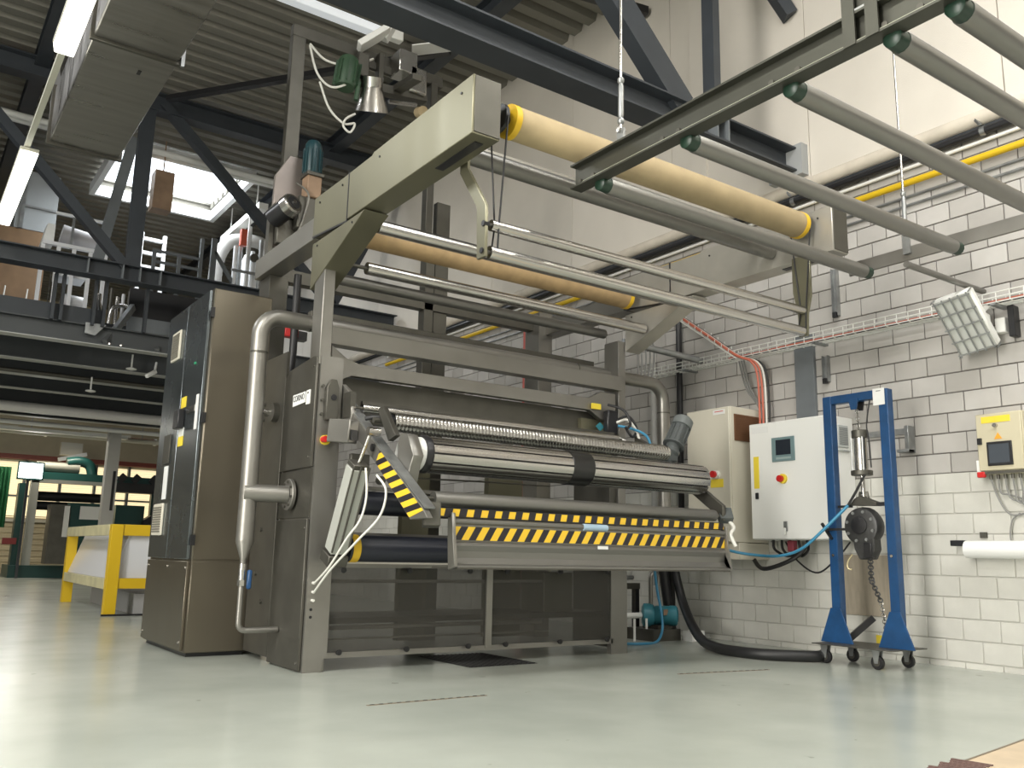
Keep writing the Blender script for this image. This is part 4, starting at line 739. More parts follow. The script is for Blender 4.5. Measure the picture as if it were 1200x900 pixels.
obj('yellow_label', MB().box(6.942, 6.945, 3.275, 3.495, 1.885, 1.935), YSTK, dr); obj('key_switch', MB().cyl((6.945, 3.385, 1.86), (6.915, 3.385, 1.86), .016, 12), CHROME, dr); obj('warning_triangle', MB().prism([(3.345, 1.755), (3.405, 1.755), (3.375, 1.805)], 'x', 6.942, 6.945), mat('orange_warning', (.8, .35, .03), .5), dr); obj('latch', MB().box(6.925, 6.945, 3.50, 3.53, 1.72, 1.77), BLACKG, dr); obj('padlock', MB().box(6.94, 6.975, 3.50, 3.56, 1.465, 1.51), RED, t, .006); obj('white_switch', MB().box(6.95, 6.98, 3.53, 3.56, 1.51, 1.60), WHITEP, t)
for k in range(6): obj('cable_gland', MB().cyl((7.02, 3.49 - .055 * k, 1.49), (7.02, 3.49 - .055 * k, 1.455), .013, 8), STEELD, t)
for k, (ya, zb) in enumerate(((3.49, 1.17), (3.435, 1.30), (3.38, 1.26), (3.325, 1.24), (3.27, 1.22))):
    pts = [(7.02, ya, 1.455), (7.02, ya - .01, 1.35), (7.03, ya - .09 + .02 * k, zb + .03), (7.04, 3.10, 1.24 + .01 * k), (7.05, 2.8, 1.25)] if k else [(7.02, ya, 1.455), (7.03, ya - .04, 1.30), (7.04, ya - .12, 1.18), (7.05, 3.2, 1.20), (7.05, 2.8, 1.23)]
    obj('grey_cable', MB().tube(smooth_path(pts, 6), .007, 8), mat('grey_cable', (.22, .22, .21), .5), label='grey cable from the %s gland under the small cream box' % ('leftmost', 'second', 'third', 'fourth', 'fifth')[k], cat='cable', group='box cables', loc=(7.02, ya, 1.3))
obj('grey_cable', MB().tube(smooth_path([(7.05, 3.31, 1.19), (7.05, 3.37, 1.14), (7.04, 3.39, 1.05), (7.03, 3.385, .98)], 6), .006, 8), MATS['grey_cable'], label='grey cable running down to the white paper roll', cat='cable', group='box cables', loc=(7.05, 3.35, 1.1))
t = thing('paper_roll', 'white paper roll on a black tube fixed along the wall', 'roll', (6.97, 3.2, .91))
obj('paper', MB().cyl((6.975, 2.3, .915), (6.975, 3.70, .915), .068, 26), mat('white_paper', (.80, .80, .78), .6), t); obj('tube', MB().box(6.95, 7.0, 3.70, 3.82, .94, .985), BLACKG, t, .004); obj('mount', MB().box(6.98, XW - .003, 3.62, 3.66, .90, .95), STEELD, t); obj('mount', MB().box(6.98, XW - .003, 2.4, 2.44, .90, .95), STEELD, t); obj('small_bracket', MB().box(7.06, XW - .003, 3.585, 3.635, 1.005, 1.05), STEELD, t)
t = thing('wall_bracket', 'grey steel bracket screwed to the blocks right of the blue trolley', 'bracket', (7.05, 4.25, 1.85))
obj('bar', MB().box(7.06, XW - .003, 4.16, 4.62, 1.885, 1.935), ZINC, t); obj('arm', MB().box(6.98, XW - .003, 4.13, 4.165, 1.72, 1.945), ZINC, t, .003); obj('foot', MB().box(6.97, 7.06, 4.13, 4.24, 1.72, 1.745), ZINC, t, .003)
t = thing('leaning_board', 'grey brown board standing against the wall behind the hoist chain', 'board', (7.0, 4.6, .34))
obj('board', MB().box(7.06, XW - .003, 4.37, 4.885, .345, .862), WOOD, t, .003)
obj('yellow_wall_sticker', MB().box(XW - .004, XW - .002, 4.535, 4.60, .115, .19), YSTK, label='small yellow sticker low on the wall behind the trolley', cat='sticker', loc=(XW, 4.57, .15))
t = thing('wall_column', 'flat dark grey steel column on the wall above the white cabinet', 'column', (7.05, 5.18, 2.08)); obj('plate', MB().box(7.04, XW - .003, 5.075, 5.29, 2.08, 2.95), mat('blue_grey_column', (.15, .165, .175), .5, var=.1), t, .003)
for (yy, z0, z1, lab) in ((4.81, 3.06, 3.52, 'upright grey strut channel on the wall behind the gantry'), (4.95, 2.45, 2.70, 'short grey strut under the cable tray right of the column')):
    t = thing('strut_channel', lab, 'channel', (7.05, yy, z0), 'strut channels'); obj('back', MB().box(7.07, XW - .003, yy - .03, yy + .03, z0, z1), ZINC, t)
    for s in (-.03, .025): obj('flange', MB().box(7.035, 7.07, yy + s, yy + s + .005, z0, z1), ZINC, t)
    obj('foot_bolt', MB().box(7.02, 7.05, yy - .02, yy + .02, z0 - .02, z0 + .03), BLACKG, t)

# wire cable tray with its cables
WIRE = mat('bright_zinc_wire', (.74, .74, .70), .45, .1)
t = thing('cable_tray', 'wire mesh cable tray running along the block wall to the floodlight', 'tray', (6.98, 5, 2.8))
lw = MB()
for x, z in ((6.90, 2.90), (6.90, 2.86), (6.90, 2.82), (6.95, 2.815), (7.0, 2.815), (7.05, 2.82), (7.06, 2.86), (7.06, 2.90)): lw.cyl((x, 2.6, z), (x, 7.3, z), .0055, 5)
obj('long_wires', lw, WIRE, t, kind='stuff'); cw = MB(); y = 2.65
while y < 7.3: cw.tube([(6.90, y, 2.905), (6.90, y, 2.818), (7.06, y, 2.818), (7.06, y, 2.905)], .0045, 5); y += .105
obj('cross_wires', cw, WIRE, t, kind='stuff')
for yy in (4.95, 3.3, 6.6): obj('support_arm', MB().box(6.88, XW - .003, yy - .02, yy + .02, 2.795, 2.812), ZINC, t)
t = thing('sloping_cable_ladder', 'sloping wire tray bringing red and white cables down the wall', 'tray', (6.9, 6.1, 2.75))
lw = MB(); cw = MB()
for x in (6.80, 6.85, 6.90, 6.95): lw.cyl((x, 6.62, 3.37), (x, 5.80, 2.78), .006, 5)
for k in range(9):
    y = 6.62 - .09 * k; z = 3.37 - .0648 * k; cw.tube([(6.80, y, z + .05), (6.80, y, z), (6.95, y, z), (6.95, y, z + .05)], .005, 5)
obj('long_wires', lw, WIRE, t, kind='stuff'); obj('cross_wires', cw, WIRE, t, kind='stuff')
CABL = [('red_cable', ORANGE, 6.83, .011, 'red cable lying in the wire trays, outermost'), ('red_cable', ORANGE, 6.86, .011, 'red cable lying in the wire trays, next to the outermost'), ('white_cable', WHITEC, 6.885, .010, 'white cable beside the red ones in the wire trays'), ('black_cable', BLACK, 6.91, .010, 'black cable in the wire trays near the wall')]
for k, (n, m_, x, r, lab) in enumerate(CABL):
    top = smooth_path([(x, 6.62, 3.40), (x, 6.2, 3.095), (x, 5.84, 2.83), (x + .05, 5.68 - .015 * k, 2.74), (x + .08, 5.63 - .018 * k, 2.56), (x + .08, 5.62 - .018 * k, 2.09)], 6)
    obj(n, MB().tube(top, r, 8), m_, label=lab.replace('lying in', 'dropping from').replace('in the wire trays', 'dropping off the wire tray'), cat='cable', group='tray cables', loc=(x, 6, 2.8))
for k, (n, m_, z, r, lab) in enumerate((('orange_cable', ORANGE, 2.835, .009, 'orange cable lying along the wall tray'), ('black_cable', BLACK, 2.832, .012, 'black cable lying along the wall tray'), ('white_cable', WHITEC, 2.834, .010, 'white cable lying along the wall tray'))):
    x = 6.92 + .045 * k; obj(n, MB().tube(smooth_path([(x, 6.0, z), (x + .01, 5.6, z), (x - .01, 5.2, z), (x + .01, 4.2, z), (x, 3.0, z)], 6), r, 8), m_, label=lab, cat='cable', group='wall tray cables', loc=(x, 5, z))
for k in range(3):
    obj('grey_cable', MB().tube(smooth_path([(6.98, 5.86 + .03 * k, 2.80), (7.0, 5.80 + .025 * k, 2.5), (7.02, 5.66 + .012 * k, 2.2), (7.05, 5.66 + .012 * k, 1.5), (7.05, 5.62 + .01 * k, .97)], 6), .009, 8), MATS['grey_cable'], label='grey cable hanging %s in the gap between the two cabinets' % ('nearest the white cabinet', 'in the middle', 'nearest the cream cabinet')[k], cat='cable', group='gap cables', loc=(7.03, 5.66, 1.8))
t = thing('loose_cables', 'bundle of grey loops hanging behind the right knee brace', 'cable', (6.3, 6.7, 2.6))
for k in range(5): obj('loop', MB().tube(smooth_path([(5.75, 6.5, 2.62 + .01 * k), (5.95 + .05 * k, 6.5, 2.56), (6.1 + .05 * k, 6.5, 2.62), (6.15 + .06 * k, 6.55, 2.95), (6.1 + .06 * k, 6.6, 3.2)], 6), .009, 7), MATS['grey_cable'], t)
obj('conduit_arm', MB().cyl((6.0, 6.6, 2.98), (6.95, 6.4, 2.88), .035, 12), ZINC, t)

# floodlight
t = thing('floodlight', 'white floodlight with wire guard hanging at the end of the cable tray', 'lamp', (6.8, 3.48, 2.7))
c = Vector((6.80, 3.47, 2.685)); n = Vector((-.80, -.10, -.55)).normalized(); hx = Vector((.0, .985, -.12)); hx = (hx - n * hx.dot(n)).normalized(); hy = n.cross(hx).normalized()
def ob(mb, cc, a, b, d): 
    vs = [cc + hx * (sx * a) + hy * (sy * b) + n * (sz * d) for sx in (-1, 1) for sy in (-1, 1) for sz in (-1, 1)]
    return mb._add(vs, [(0, 1, 3, 2), (4, 6, 7, 5), (0, 4, 5, 1), (2, 3, 7, 6), (0, 2, 6, 4), (1, 5, 7, 3)])
obj('housing', ob(MB(), c, .15, .25, .04), WHITEP, t, .015); obj('reflector_glass', ob(MB(), c + n * .045, .135, .235, .004), mat('frosted_glass', (.62, .63, .60), .25), t)
m_ = MB()
for k in range(-2, 3): p = c + hx * (.065 * k) + n * .085; m_.cyl(p - hy * .25, p + hy * .25, .0065, 6)
for k in range(-2, 3): p = c + hy * (.115 * k) + n * .085; m_.cyl(p - hx * .15, p + hx * .15, .0065, 6)
for a in (-.15, .15):
    for b in (-.25, .25): p = c + hx * a + hy * b; m_.cyl(p, p + n * .085, .006, 6)
obj('wire_guard', m_, ZINC, t, kind='stuff')
obj('back_box', MB().box(6.86, 6.97, 3.36, 3.50, 2.62, 2.76), WHITEP, t, .02); obj('mount_arm', MB().bar((6.90, 3.42, 2.75), (6.95, 3.38, 2.82), .04, .04), WHITEP, t)
t = thing('socket_box', 'white socket box and black clamp on the wall right of the floodlight', 'box', (7.03, 3.25, 2.7)); obj('box', MB().box(7.01, XW - .003, 3.28, 3.36, 2.60, 2.72), WHITEP, t, .006); obj('clamp', MB().box(6.99, XW - .003, 3.20, 3.25, 2.55, 2.80), BLACKG, t, .006); obj('grey_plate', MB().box(7.05, XW - .003, 2.98, 3.14, 2.50, 2.74), MATS['grey_vent'], t)

# pipes standing on the wall, thick hose, pump
obj('black_downpipe', MB().cyl((7.02, 6.80, 3.45), (7.02, 6.80, .85), .034, 14), BLACKG, label='black pipe running down the wall right of the machine', cat='pipe', loc=(7.02, 6.8, .85))
obj('grey_downpipe', MB().cyl((7.03, 7.22, 3.0), (7.03, 7.22, .5), .035, 14), mat('pale_grey_pipe', (.42, .42, .40), .5), label='pale grey pipe down the wall behind the steel pipe bend', cat='pipe', loc=(7.03, 7.22, .5))
for k, (pts, r, lab) in enumerate((([(6.66, 6.62, 1.0), (6.70, 6.58, .62), (6.62, 6.38, .30), (6.35, 5.95, .085), (6.02, 5.45, .05), (5.93, 5.05, .05), (6.02, 4.80, .05), (6.25, 4.60, .05), (6.5, 4.70, .05)], .045, 'thick black hose lying over the floor to the blue trolley'), ([(6.58, 6.70, 1.0), (6.62, 6.66, .55), (6.66, 6.62, .12), (6.70, 6.62, .04)], .05, 'thick black hose standing next to the teal pump'), ([(6.74, 6.75, 1.0), (6.76, 6.72, .5), (6.74, 6.70, .05)], .045, 'thick black hose nearest the wall beside the pump'))):
    obj('thick_hose', MB().tube(smooth_path(pts, 8), r, 14), BLACK, label=lab, cat='hose', group='thick black hoses', loc=pts[-1])
t = thing('pump', 'teal electric pump under the right end of the machine', 'pump', (6.45, 6.6, 0))
obj('motor', MB().lathe((6.42, 6.62, .235), (.75, -.66, 0), [(0, .085), (.02, .095), (.15, .095), (.16, .10), (.22, .098), (.235, .08)], 22), TEAL, t); obj('fan_grille', MB().lathe((6.597, 6.464, .235), (.75, -.66, 0), [(0, .06), (.004, .06)], 18), DKTEAL, t); obj('pump_head', MB().lathe((6.42, 6.62, .235), (-.75, .66, 0), [(0, .10), (.03, .115), (.10, .115), (.12, .08)], 22), TEAL, t)
obj('terminal_box', MB().box(6.40, 6.47, 6.47, 6.54, .24, .31), TEAL, t, .008); obj('rating_plate', MB().box(6.405, 6.465, 6.466, 6.47, .245, .30), COPPER, t); obj('foot', MB().box(6.36, 6.56, 6.5, 6.72, .11, .145), STEELD, t); obj('base', MB().box(6.25, 6.62, 6.45, 6.85, 0, .11), STEELD, t)
obj('riser', MB().tube([(6.40, 6.64, .33), (6.40, 6.64, .60)] + [tuple(p) for p in arc((6.45, 6.64, .60), (-1, 0, 0), (0, 0, 1), .05, 0, math.pi, 8)] + [(6.50, 6.64, .52)], .022, 12), STEEL, t); obj('suction_pipe', MB().cyl((5.5, 6.66, .235), (6.34, 6.66, .235), .028, 12), WHITEP, t)
for xx in (6.12, 6.28): obj('stand_leg', MB().cyl((xx, 6.58, .0), (xx, 6.58, .21), .012, 8), WHITEP, t)
t = thing('pipe_stand', 'small dark steel stand beside the teal pump', 'stand', (6.25, 6.9, 0)); obj('top_bar', MB().box(6.02, 6.46, 6.86, 6.92, .48, .54), STEELD, t); obj('leg', MB().box(6.06, 6.11, 6.86, 6.92, 0, .48), STEELD, t); obj('leg', MB().box(6.40, 6.45, 6.86, 6.92, 0, .48), BLACKG, t); obj('elbow', MB().cyl((5.95, 6.75, .60), (6.30, 6.8, .60), .022, 10), ZINC, t)
obj('teal_hose', MB().tube(smooth_path([(6.33, 6.52, .75), (6.35, 6.5, .5), (6.36, 6.46, .30), (6.34, 6.42, .12), (6.2, 6.35, .015), (5.95, 6.25, .012), (5.75, 6.35, .012), (5.82, 6.5, .012)], 8), .013, 8), BLUEC, label='teal hose running from the pump down to the floor', cat='hose', loc=(6.3, 6.4, 0))
obj('white_block', MB().box(6.62, 6.80, 6.30, 6.42, 0, .10), WHITEP, label='small white block on the floor by the thick hose', cat='block', loc=(6.7, 6.36, 0))
for k, pts in enumerate(([(6.95, 5.4, .97), (6.85, 5.2, .80), (6.8, 4.95, .70), (6.9, 4.8, .85), (7.0, 4.75, .97)], [(6.9, 5.75, .82), (6.75, 5.5, .72), (6.8, 5.2, .82), (6.9, 5.1, .97)])):
    obj('black_cable', MB().tube(smooth_path(pts, 8), (.008, .02)[k], 8), BLACK, label=['thin black cable looping below the white cabinet', 'thicker black hose looping below the cream cabinet'][k], cat='cable', loc=pts[2])
m_ = MB()
t = thing('cable_entry', 'dark cable entries with a red plug under the white cabinet', 'cable', (6.85, 5.3, .9))
for k in range(5): obj('cable', MB().tube(smooth_path([(6.80 + .03 * k, 5.42 - .07 * k, .985), (6.80 + .03 * k, 5.41 - .07 * k, .90), (6.92, 5.36 - .04 * k, .84), (7.05, 5.30, .88)], 5), .012, 8), BLACK, t)
obj('red_plug', MB().box(6.80, 6.86, 5.20, 5.27, .88, .98), mat('dull_red_plug', (.28, .05, .07), .5), t, .006)

# ================================================================== FLOOR DETAILS
t = thing('floor_grate', 'dark steel grate set into the floor under the machine front', 'grate', (3.85, 5.9, 0)); GR = mat('dark_grate_bars', (.05, .05, .05), .5, .5)
obj('pit', MB().box(3.56, 4.16, 5.54, 6.30, .001, .003), BLACK, t)
for k in range(15): obj('grate_bar', MB().box(3.57 + .04 * k, 3.588 + .04 * k, 5.55, 6.29, .003, .008), GR, t)
SLOTM = mat('brown_slot', (.16, .13, .09), .8)
for x0, x1, y0, y1, lab in ((2.215, 2.97, 4.444, 4.439, 'thin dashed slot in the floor in front of the machine'), (4.70, 5.52, 4.612, 4.483, 'thin brown slot in the floor below the tray end')):
    t = thing('floor_slot', lab, 'slot', (x0, y0, 0), 'floor slots'); obj('channel', MB().bar((x0, y0, .001), (x1, y1, .001), .018, .003), SLOTM, t); n_ = 14
    for k in range(n_): p = Vector((x0, y0, .003)).lerp(Vector((x1, y1, .003)), (k + .3) / n_); q = Vector((x0, y0, .003)).lerp(Vector((x1, y1, .003)), (k + .75) / n_); obj('gap', MB().bar(p, q, .010, .003), BLACK, t)
t = thing('floor_hatch', 'beige floor plate with dark frayed edge in the lower right corner', 'plate', (4.2, 2.0, 0)); obj('plate', MB().prism([(3.72, 2.06), (4.42, 2.155), (4.9, 2.22), (4.9, .9), (3.3, .9), (3.45, 1.99)], 'z', .001, .006), mat('beige_board', (.50, .40, .28), .6, var=.1, vscale=6), t)
obj('dark_edge', MB().bar((3.72, 2.065, .003), (4.9, 2.225, .003), .012, .008), SLOTM, t)
for k in range(9): obj('frayed_strip', MB().bar((3.46 + .035 * k, 2.06 + .004 * k + .012 * (k % 3), .008), (3.49 + .035 * k, 1.93 + .004 * k, .008), .02, .004), mat('dark_red_brown_strip', (.12, .07, .06), .8), t)

# ================================================================== MEZZANINE AND WHAT STANDS ON IT
t = thing('mezzanine', 'dark steel mezzanine floor at the left behind the far girder', 'platform', (0, 14, 3.6))
obj('floor_slab', MB().box(-7.9, 2.30, 13.95, 24, 4.0, 4.22), mat('shaded_underside', (.018, .02, .022), .6), t); obj('floor_slab', MB().box(2.30, 5.2, 14.6, 24, 4.06, 4.22), MATS['shaded_underside'], t); obj('fascia', MB().box(-7.9, 2.30, 13.93, 13.95, 3.98, 4.24), STRUCT, t); obj('kick_panel', MB().box(2.75, 5.2, 14.60, 14.63, 4.38, 4.86), BLACKG, t); obj('upstand', MB().box(2.75, 5.2, 14.55, 14.6, 4.06, 4.38), STRUCTL, t)  # black slab colour paints in the darkness between the beams
for yy, zb in ((14.0, 3.72), (15.3, 3.62), (16.7, 3.62), (18.3, 3.62), (20.2, 3.62), (22.2, 3.62)):
    obj('floor_beam', MB().ibeam('x', -7.9, 6.9, yy, zb, 4.0, .22), mat('slate_painted_beam', (.060, .066, .070), .45), t); obj('lit_flange_strip', MB().box(-7.9, 6.9, yy - .11, yy + .11, zb - .012, zb), mat('flange_lit_from_floor', (.42, .42, .40), .45), t)  # pale strips paint in the light the floor throws onto the flanges
for x in (2.42, 2.58, 3.3): obj('beam_bolt', MB().cyl((x, 13.93, 3.735), (x, 13.93, 3.765), .022, 8), CHROME, t)
obj('stringer', MB().bar((2.36, 13.93, 3.76), (2.80, 14.5, 4.52), .07, .10), ZINC, t); obj('stringer', MB().bar((3.10, 13.95, 3.74), (3.30, 14.4, 4.08), .07, .10), ZINC, t); obj('bracket_plate', MB().prism([(2.06, 4.02), (2.06, 3.86), (2.20, 3.84), (2.34, 4.02)], 'y', 13.88, 13.92), ZINC, t)
for x in (1.60, 1.71, 2.14, 2.28, 2.86): obj('hanger_post', MB().box(x - .022, x + .022, 13.80, 13.90, 3.98, 4.66), STRUCT, t)
for x in (-6.2, 4.9): obj('post', MB().box(x - .1, x + .1, 20.1, 20.3, 0, 3.62), STRUCTL, t)
t = thing('mezzanine_rail', 'grey guard railing on the mezzanine in front of the pipes', 'railing', (4, 16, 4.22)); 
for x in (3.35, 3.78, 4.16): obj('post', MB().box(x - .03, x + .03, 15.97, 16.03, 4.22, 6.02 if x < 4 else 6.40), STRUCTL, t)
obj('post', MB().box(4.33, 4.43, 15.97, 16.03, 4.22, 6.45), STRUCTL, t); obj('brace', MB().bar((4.40, 16, 6.2), (4.86, 16, 5.55), .06, .06), STRUCTL, t)
for zz in (6.0, 5.80, 5.6, 5.2): obj('rail', MB().box(3.35, 4.16, 15.98, 16.02, zz - .022, zz + .022), STRUCTL, t)
t = thing('white_ladder', 'white step ladder standing on the mezzanine beside the broad girder post', 'ladder', (3.7, 18, 4.22))
WH = mat('bright_white_paint', (.80, .81, .82), .4)
for x in (3.50, 3.94): obj('rail', MB().box(x - .035, x + .035, 17.97, 18.03, 4.22, 6.98), WH, t)
for k in range(9): obj('rung', MB().box(3.50, 3.94, 17.96, 18.04, 4.5 + .29 * k, 4.56 + .29 * k), WH, t)
t = thing('white_plant', 'white and grey process machine on the mezzanine behind the dark diagonal', 'machine', (2.0, 16.5, 4.22))
obj('tank', MB().cyl((1.90, 16.5, 6.12), (2.45, 16.5, 6.04), .17, 20), mat('grey_tank', (.28, .27, .27), .5), t); obj('hood', MB().prism([(1.60, 5.85), (1.66, 6.20), (1.78, 6.20), (1.78, 5.85)], 'y', 16.3, 16.7), WHITEP, t)
for x in (1.62, 1.86, 2.10, 2.36, 2.60): obj('post', MB().box(x - .03, x + .03, 16.2, 16.26, 4.22, 5.82), WH, t)
obj('top_rail', MB().box(1.60, 2.72, 16.18, 16.26, 5.80, 5.86), WH, t); obj('top_rail', MB().box(1.75, 2.5, 16.18, 16.24, 6.36, 6.40), WH, t); obj('cabinet', MB().box(1.88, 2.34, 16.3, 16.8, 5.32, 5.50), WH, t); obj('cabinet', MB().box(1.70, 2.5, 16.25, 16.8, 4.25, 4.75), WH, t); obj('window', MB().box(2.12, 2.40, 16.24, 16.3, 5.38, 5.64), BLACKG, t); obj('barrel', MB().cyl((2.0, 16.4, 4.9), (2.4, 16.4, 4.88), .14, 18), mat('pale_barrel', (.5, .5, .5), .4), t)
obj('red_valve', MB().box(1.92, 2.02, 16.1, 16.18, 4.45, 4.72), RED, t); obj('upper_post', MB().box(2.02, 2.06, 16.2, 16.24, 5.8, 6.5), ZINC, t)
t = thing('chrome_fittings', 'shiny pipe fittings on the mezzanine near its dark edge', 'pipe', (2.6, 14.6, 4.22))
for k in range(6): obj('pipe', MB().cyl((2.34 + .09 * k, 14.8, 4.22), (2.34 + .09 * k, 14.8, 4.72 + .06 * (k % 3)), .028, 10), [CHROME, WH, STEELD][k % 3], t)
obj('cone', MB().lathe((2.22, 14.1, 4.23), (0, 0, 1), [(0, .11), (.18, .05), (.30, .05)], 16), CHROME, t); obj('bent_tube', MB().tube(smooth_path([(2.5, 14.7, 4.22), (2.55, 14.7, 4.5), (2.75, 14.7, 4.55), (2.8, 14.7, 4.3)], 6), .03, 10), CHROME, t)
obj('brown_partition', MB().box(.1, 1.86, 18.0, 18.05, 4.22, 6.55), BRICKBROWN, label='brown board partition on the mezzanine at the left edge', cat='partition', loc=(1, 18, 4.22))
t = thing('grey_housing', 'light grey ventilation housing above the brown partition', 'housing', (1.6, 18.2, 6.56)); obj('body', MB().box(1.28, 1.96, 18.0, 18.8, 6.56, 7.7), mat('pale_grey_sheet', (.34, .36, .37), .5), t); obj('corner_strip', MB().box(1.36, 1.42, 17.97, 18.0, 6.56, 7.6), ZINC, t); obj('corner_strip', MB().box(1.42, 1.96, 17.97, 18.0, 6.98, 7.02), ZINC, t)
for k, x in enumerate((1.22, 1.58)): obj('hanging_cord', MB().cyl((x, 17.9, 4.22), (x + .05, 17.9, 5.4), .012, 6), WHITEC, label=['white cord in front of the brown partition, nearer the picture edge', 'white cord in front of the brown partition, farther from the picture edge'][k], cat='cord', group='partition cords', loc=(x, 17.9, 4.22))
t = thing('pipe_bend', 'fat pale pipe bending over the mezzanine left of the white columns', 'pipe', (4.9, 17, 4.22)); obj('pipe', MB().tube(smooth_path([(4.72, 17, 4.22), (4.72, 17, 6.0), (4.76, 17, 6.45), (4.92, 17, 6.78), (5.2, 17, 6.9), (5.6, 17, 6.9), (5.75, 17, 6.6), (5.75, 17, 4.22)], 6), .13, 18), mat('pale_lagged_pipe', (.50, .49, .47), .5), t)
t = thing('white_columns', 'cluster of white pipe columns with a red valve behind the steel cabinet top', 'pipes', (5.0, 16, 4.22))
for k in range(5): obj('column', MB().cyl((4.78 + .12 * k, 16 + .1 * (k % 2), 4.22), (4.78 + .12 * k, 16 + .1 * (k % 2), 6.4 + .22 * (k % 3)), .04, 12), [WH, ZINC, WH][k % 3], t)
obj('vessel', MB().lathe((5.2, 16.3, 4.22), (0, 0, 1), [(0, .2), (2.0, .2), (2.15, .15), (2.2, .05)], 20), WH, t); obj('red_valve', MB().box(4.82, 4.93, 15.86, 15.96, 6.40, 6.72), mat('orange_red_valve', (.5, .09, .05), .5), t); obj('tall_rod', MB().cyl((4.97, 15.9, 4.22), (4.97, 15.9, 7.2), .018, 8), WH, t); obj('cross_pipe', MB().cyl((4.7, 15.9, 5.9), (5.5, 15.9, 5.9), .03, 10), ZINC, t); obj('handwheel', MB().cyl((5.1, 15.85, 6.2), (5.1, 15.9, 6.2), .08, 14), STEELD, t)
t = thing('warning_lamps', 'red signal lamp box behind the cable hose', 'lamp', (3.4, 9.2, 3.1)); obj('box', MB().box(3.36, 3.52, 9.2, 9.3, 3.12, 3.26), RED, t, .01); obj('plate', MB().box(3.52, 3.62, 9.2, 9.3, 3.10, 3.2), BLACKG, t); obj('holder', MB().box(3.3, 3.34, 9.2, 9.3, 0, 3.3), STRUCTL, t)
# services under the mezzanine
def hung(name, y, z, r, m, lab, x1=6.8): return obj(name, MB().cyl((-6, y, z), (x1, y, z), r, 14), m, label=lab, cat='pipe', group='pipes under the mezzanine', loc=(1, y, z))
hung('service_pipe', 19.2, 3.40, .10, mat('shiny_lagged_pipe', (.80, .78, .75), .35, .2), 'thick bright pipe hung below the mezzanine beams')
hung('service_pipe', 21.3, 3.36, .05, WHITEP, 'thin white pipe hung just beyond the thick bright pipe'); hung('service_pipe', 23.4, 3.40, .06, CREAM, 'cream pipe hung farthest back below the mezzanine'); hung('service_pipe', 16.0, 3.55, .035, STEELD, 'thin dark pipe hung nearest below the mezzanine')
for k, (y, z) in enumerate(((22.4, 3.30), (24.6, 3.55))): obj('cable_channel', MB().box(-6, 4.5 - .3 * k, y - .12, y + .12, z, z + .07), [WHITEP, CREAM][k], label=['white cable channel under the mezzanine ending before the cabinet', 'cream cable channel near the window wall'][k], cat='channel', loc=(0, y, z))
for k, x in enumerate((2.5, 5.2)):
    t = thing('red_lamp_box', ['left red brown box lamp hung before the window wall', 'right red brown box lamp hung before the window wall'][k], 'lamp', (x, 25.5, 3.55)); obj('box', MB().box(x, x + .62, 25.4, 25.6, 3.58, 3.70), REDBAND, t); obj('end', MB().box(x + .62, x + .68, 25.4, 25.6, 3.55, 3.72), WHITEP, t); obj('hanger', MB().box(x + .3, x + .32, 25.49, 25.51, 3.70, 7.9), ZINC, t); obj('tube', MB().box(x - 1.2, x, 25.42, 25.55, 3.66, 3.76), CREAM, t)
for k, (x, y, z) in enumerate(((2.95, 14.9, 3.62), (2.55, 15.9, 3.35))):
    t = thing('ceiling_sprinkler', ['small white sprinkler head hanging nearest the steel cabinet', 'small white sprinkler head hanging left of the other one'][k], 'sprinkler', (x, y, z), 'sprinklers'); obj('stem', MB().cyl((x, y, z), (x, y, z + .22), .014, 8), WHITEP, t); obj('dish', MB().lathe((x, y, z - .04), (0, 0, 1), [(0, .02), (.015, .08), (.03, .08), (.045, .03)], 14), WHITEP, t)
t = thing('security_camera', 'white camera on a short arm below the mezzanine beam', 'camera', (3.2, 14.6, 3.5)); obj('body', MB().bar((3.10, 14.5, 3.44), (3.26, 14.6, 3.56), .06, .06), WHITEP, t, .01); obj('arm', MB().cyl((3.24, 14.6, 3.54), (3.28, 14.7, 3.72), .02, 8), WHITEP, t)

# ================================================================== GROUND FLOOR BEHIND
t = thing('yellow_frame_bench', 'yellow framed bench with slanted white panels left of the steel cabinet', 'bench', (2.7, 13, 0))
YW = mat('worn_cream_yellow', (.55, .50, .30), .5, var=.15); WPAN = mat('glossy_white_panel', (.66, .67, .70), .22)
for (x, y) in ((2.23, 11.40), (2.23, 14.35), (4.4, 11.40), (4.4, 14.35)): obj('leg', MB().box(x, x + .13, y, y + .13, 0, 1.06), YEL, t, .003)
obj('end_rail', MB().box(2.36, 4.4, 11.42, 11.5, .93, 1.06), YEL, t, .003); obj('end_rail', MB().box(2.36, 4.4, 11.42, 11.5, .31, .43), YEL, t, .003)
obj('side_rail', MB().box(2.225, 2.30, 11.53, 14.48, .93, 1.06), YW, t, .003); obj('side_rail', MB().box(2.225, 2.30, 11.53, 14.35, .30, .42), YW, t, .003); obj('top_rail', MB().box(4.43, 4.5, 11.53, 14.35, .93, 1.06), YEL, t)
obj('slanted_panel', MB().bar((2.28, 12.92, .42), (2.46, 12.92, .95), 2.86, .02, (1, 0, -.34)), WPAN, t); obj('end_panel', MB().box(2.36, 4.4, 11.51, 11.53, .43, .94), WPAN, t); obj('low_board', MB().box(2.6, 4.5, 11.6, 14.3, .0, .24), mat('grey_low_box', (.33, .33, .33), .6), t)
obj('foot_plate', MB().box(2.20, 2.75, 11.36, 11.40, 0, .02), BLACKG, t)
t = thing('green_machine', 'dark green textile machine in front of the bright windows', 'machine', (3.6, 25, 0))
for p in ((2.98, 25.0), (5.9, 25.2)): obj('leg', MB().box(p[0] - .09, p[0] + .09, p[1] - .1, p[1] + .1, .0, 2.4), [mat('pale_grey_frame', (.42, .42, .38), .5), GREENP][p[0] > 4], t)
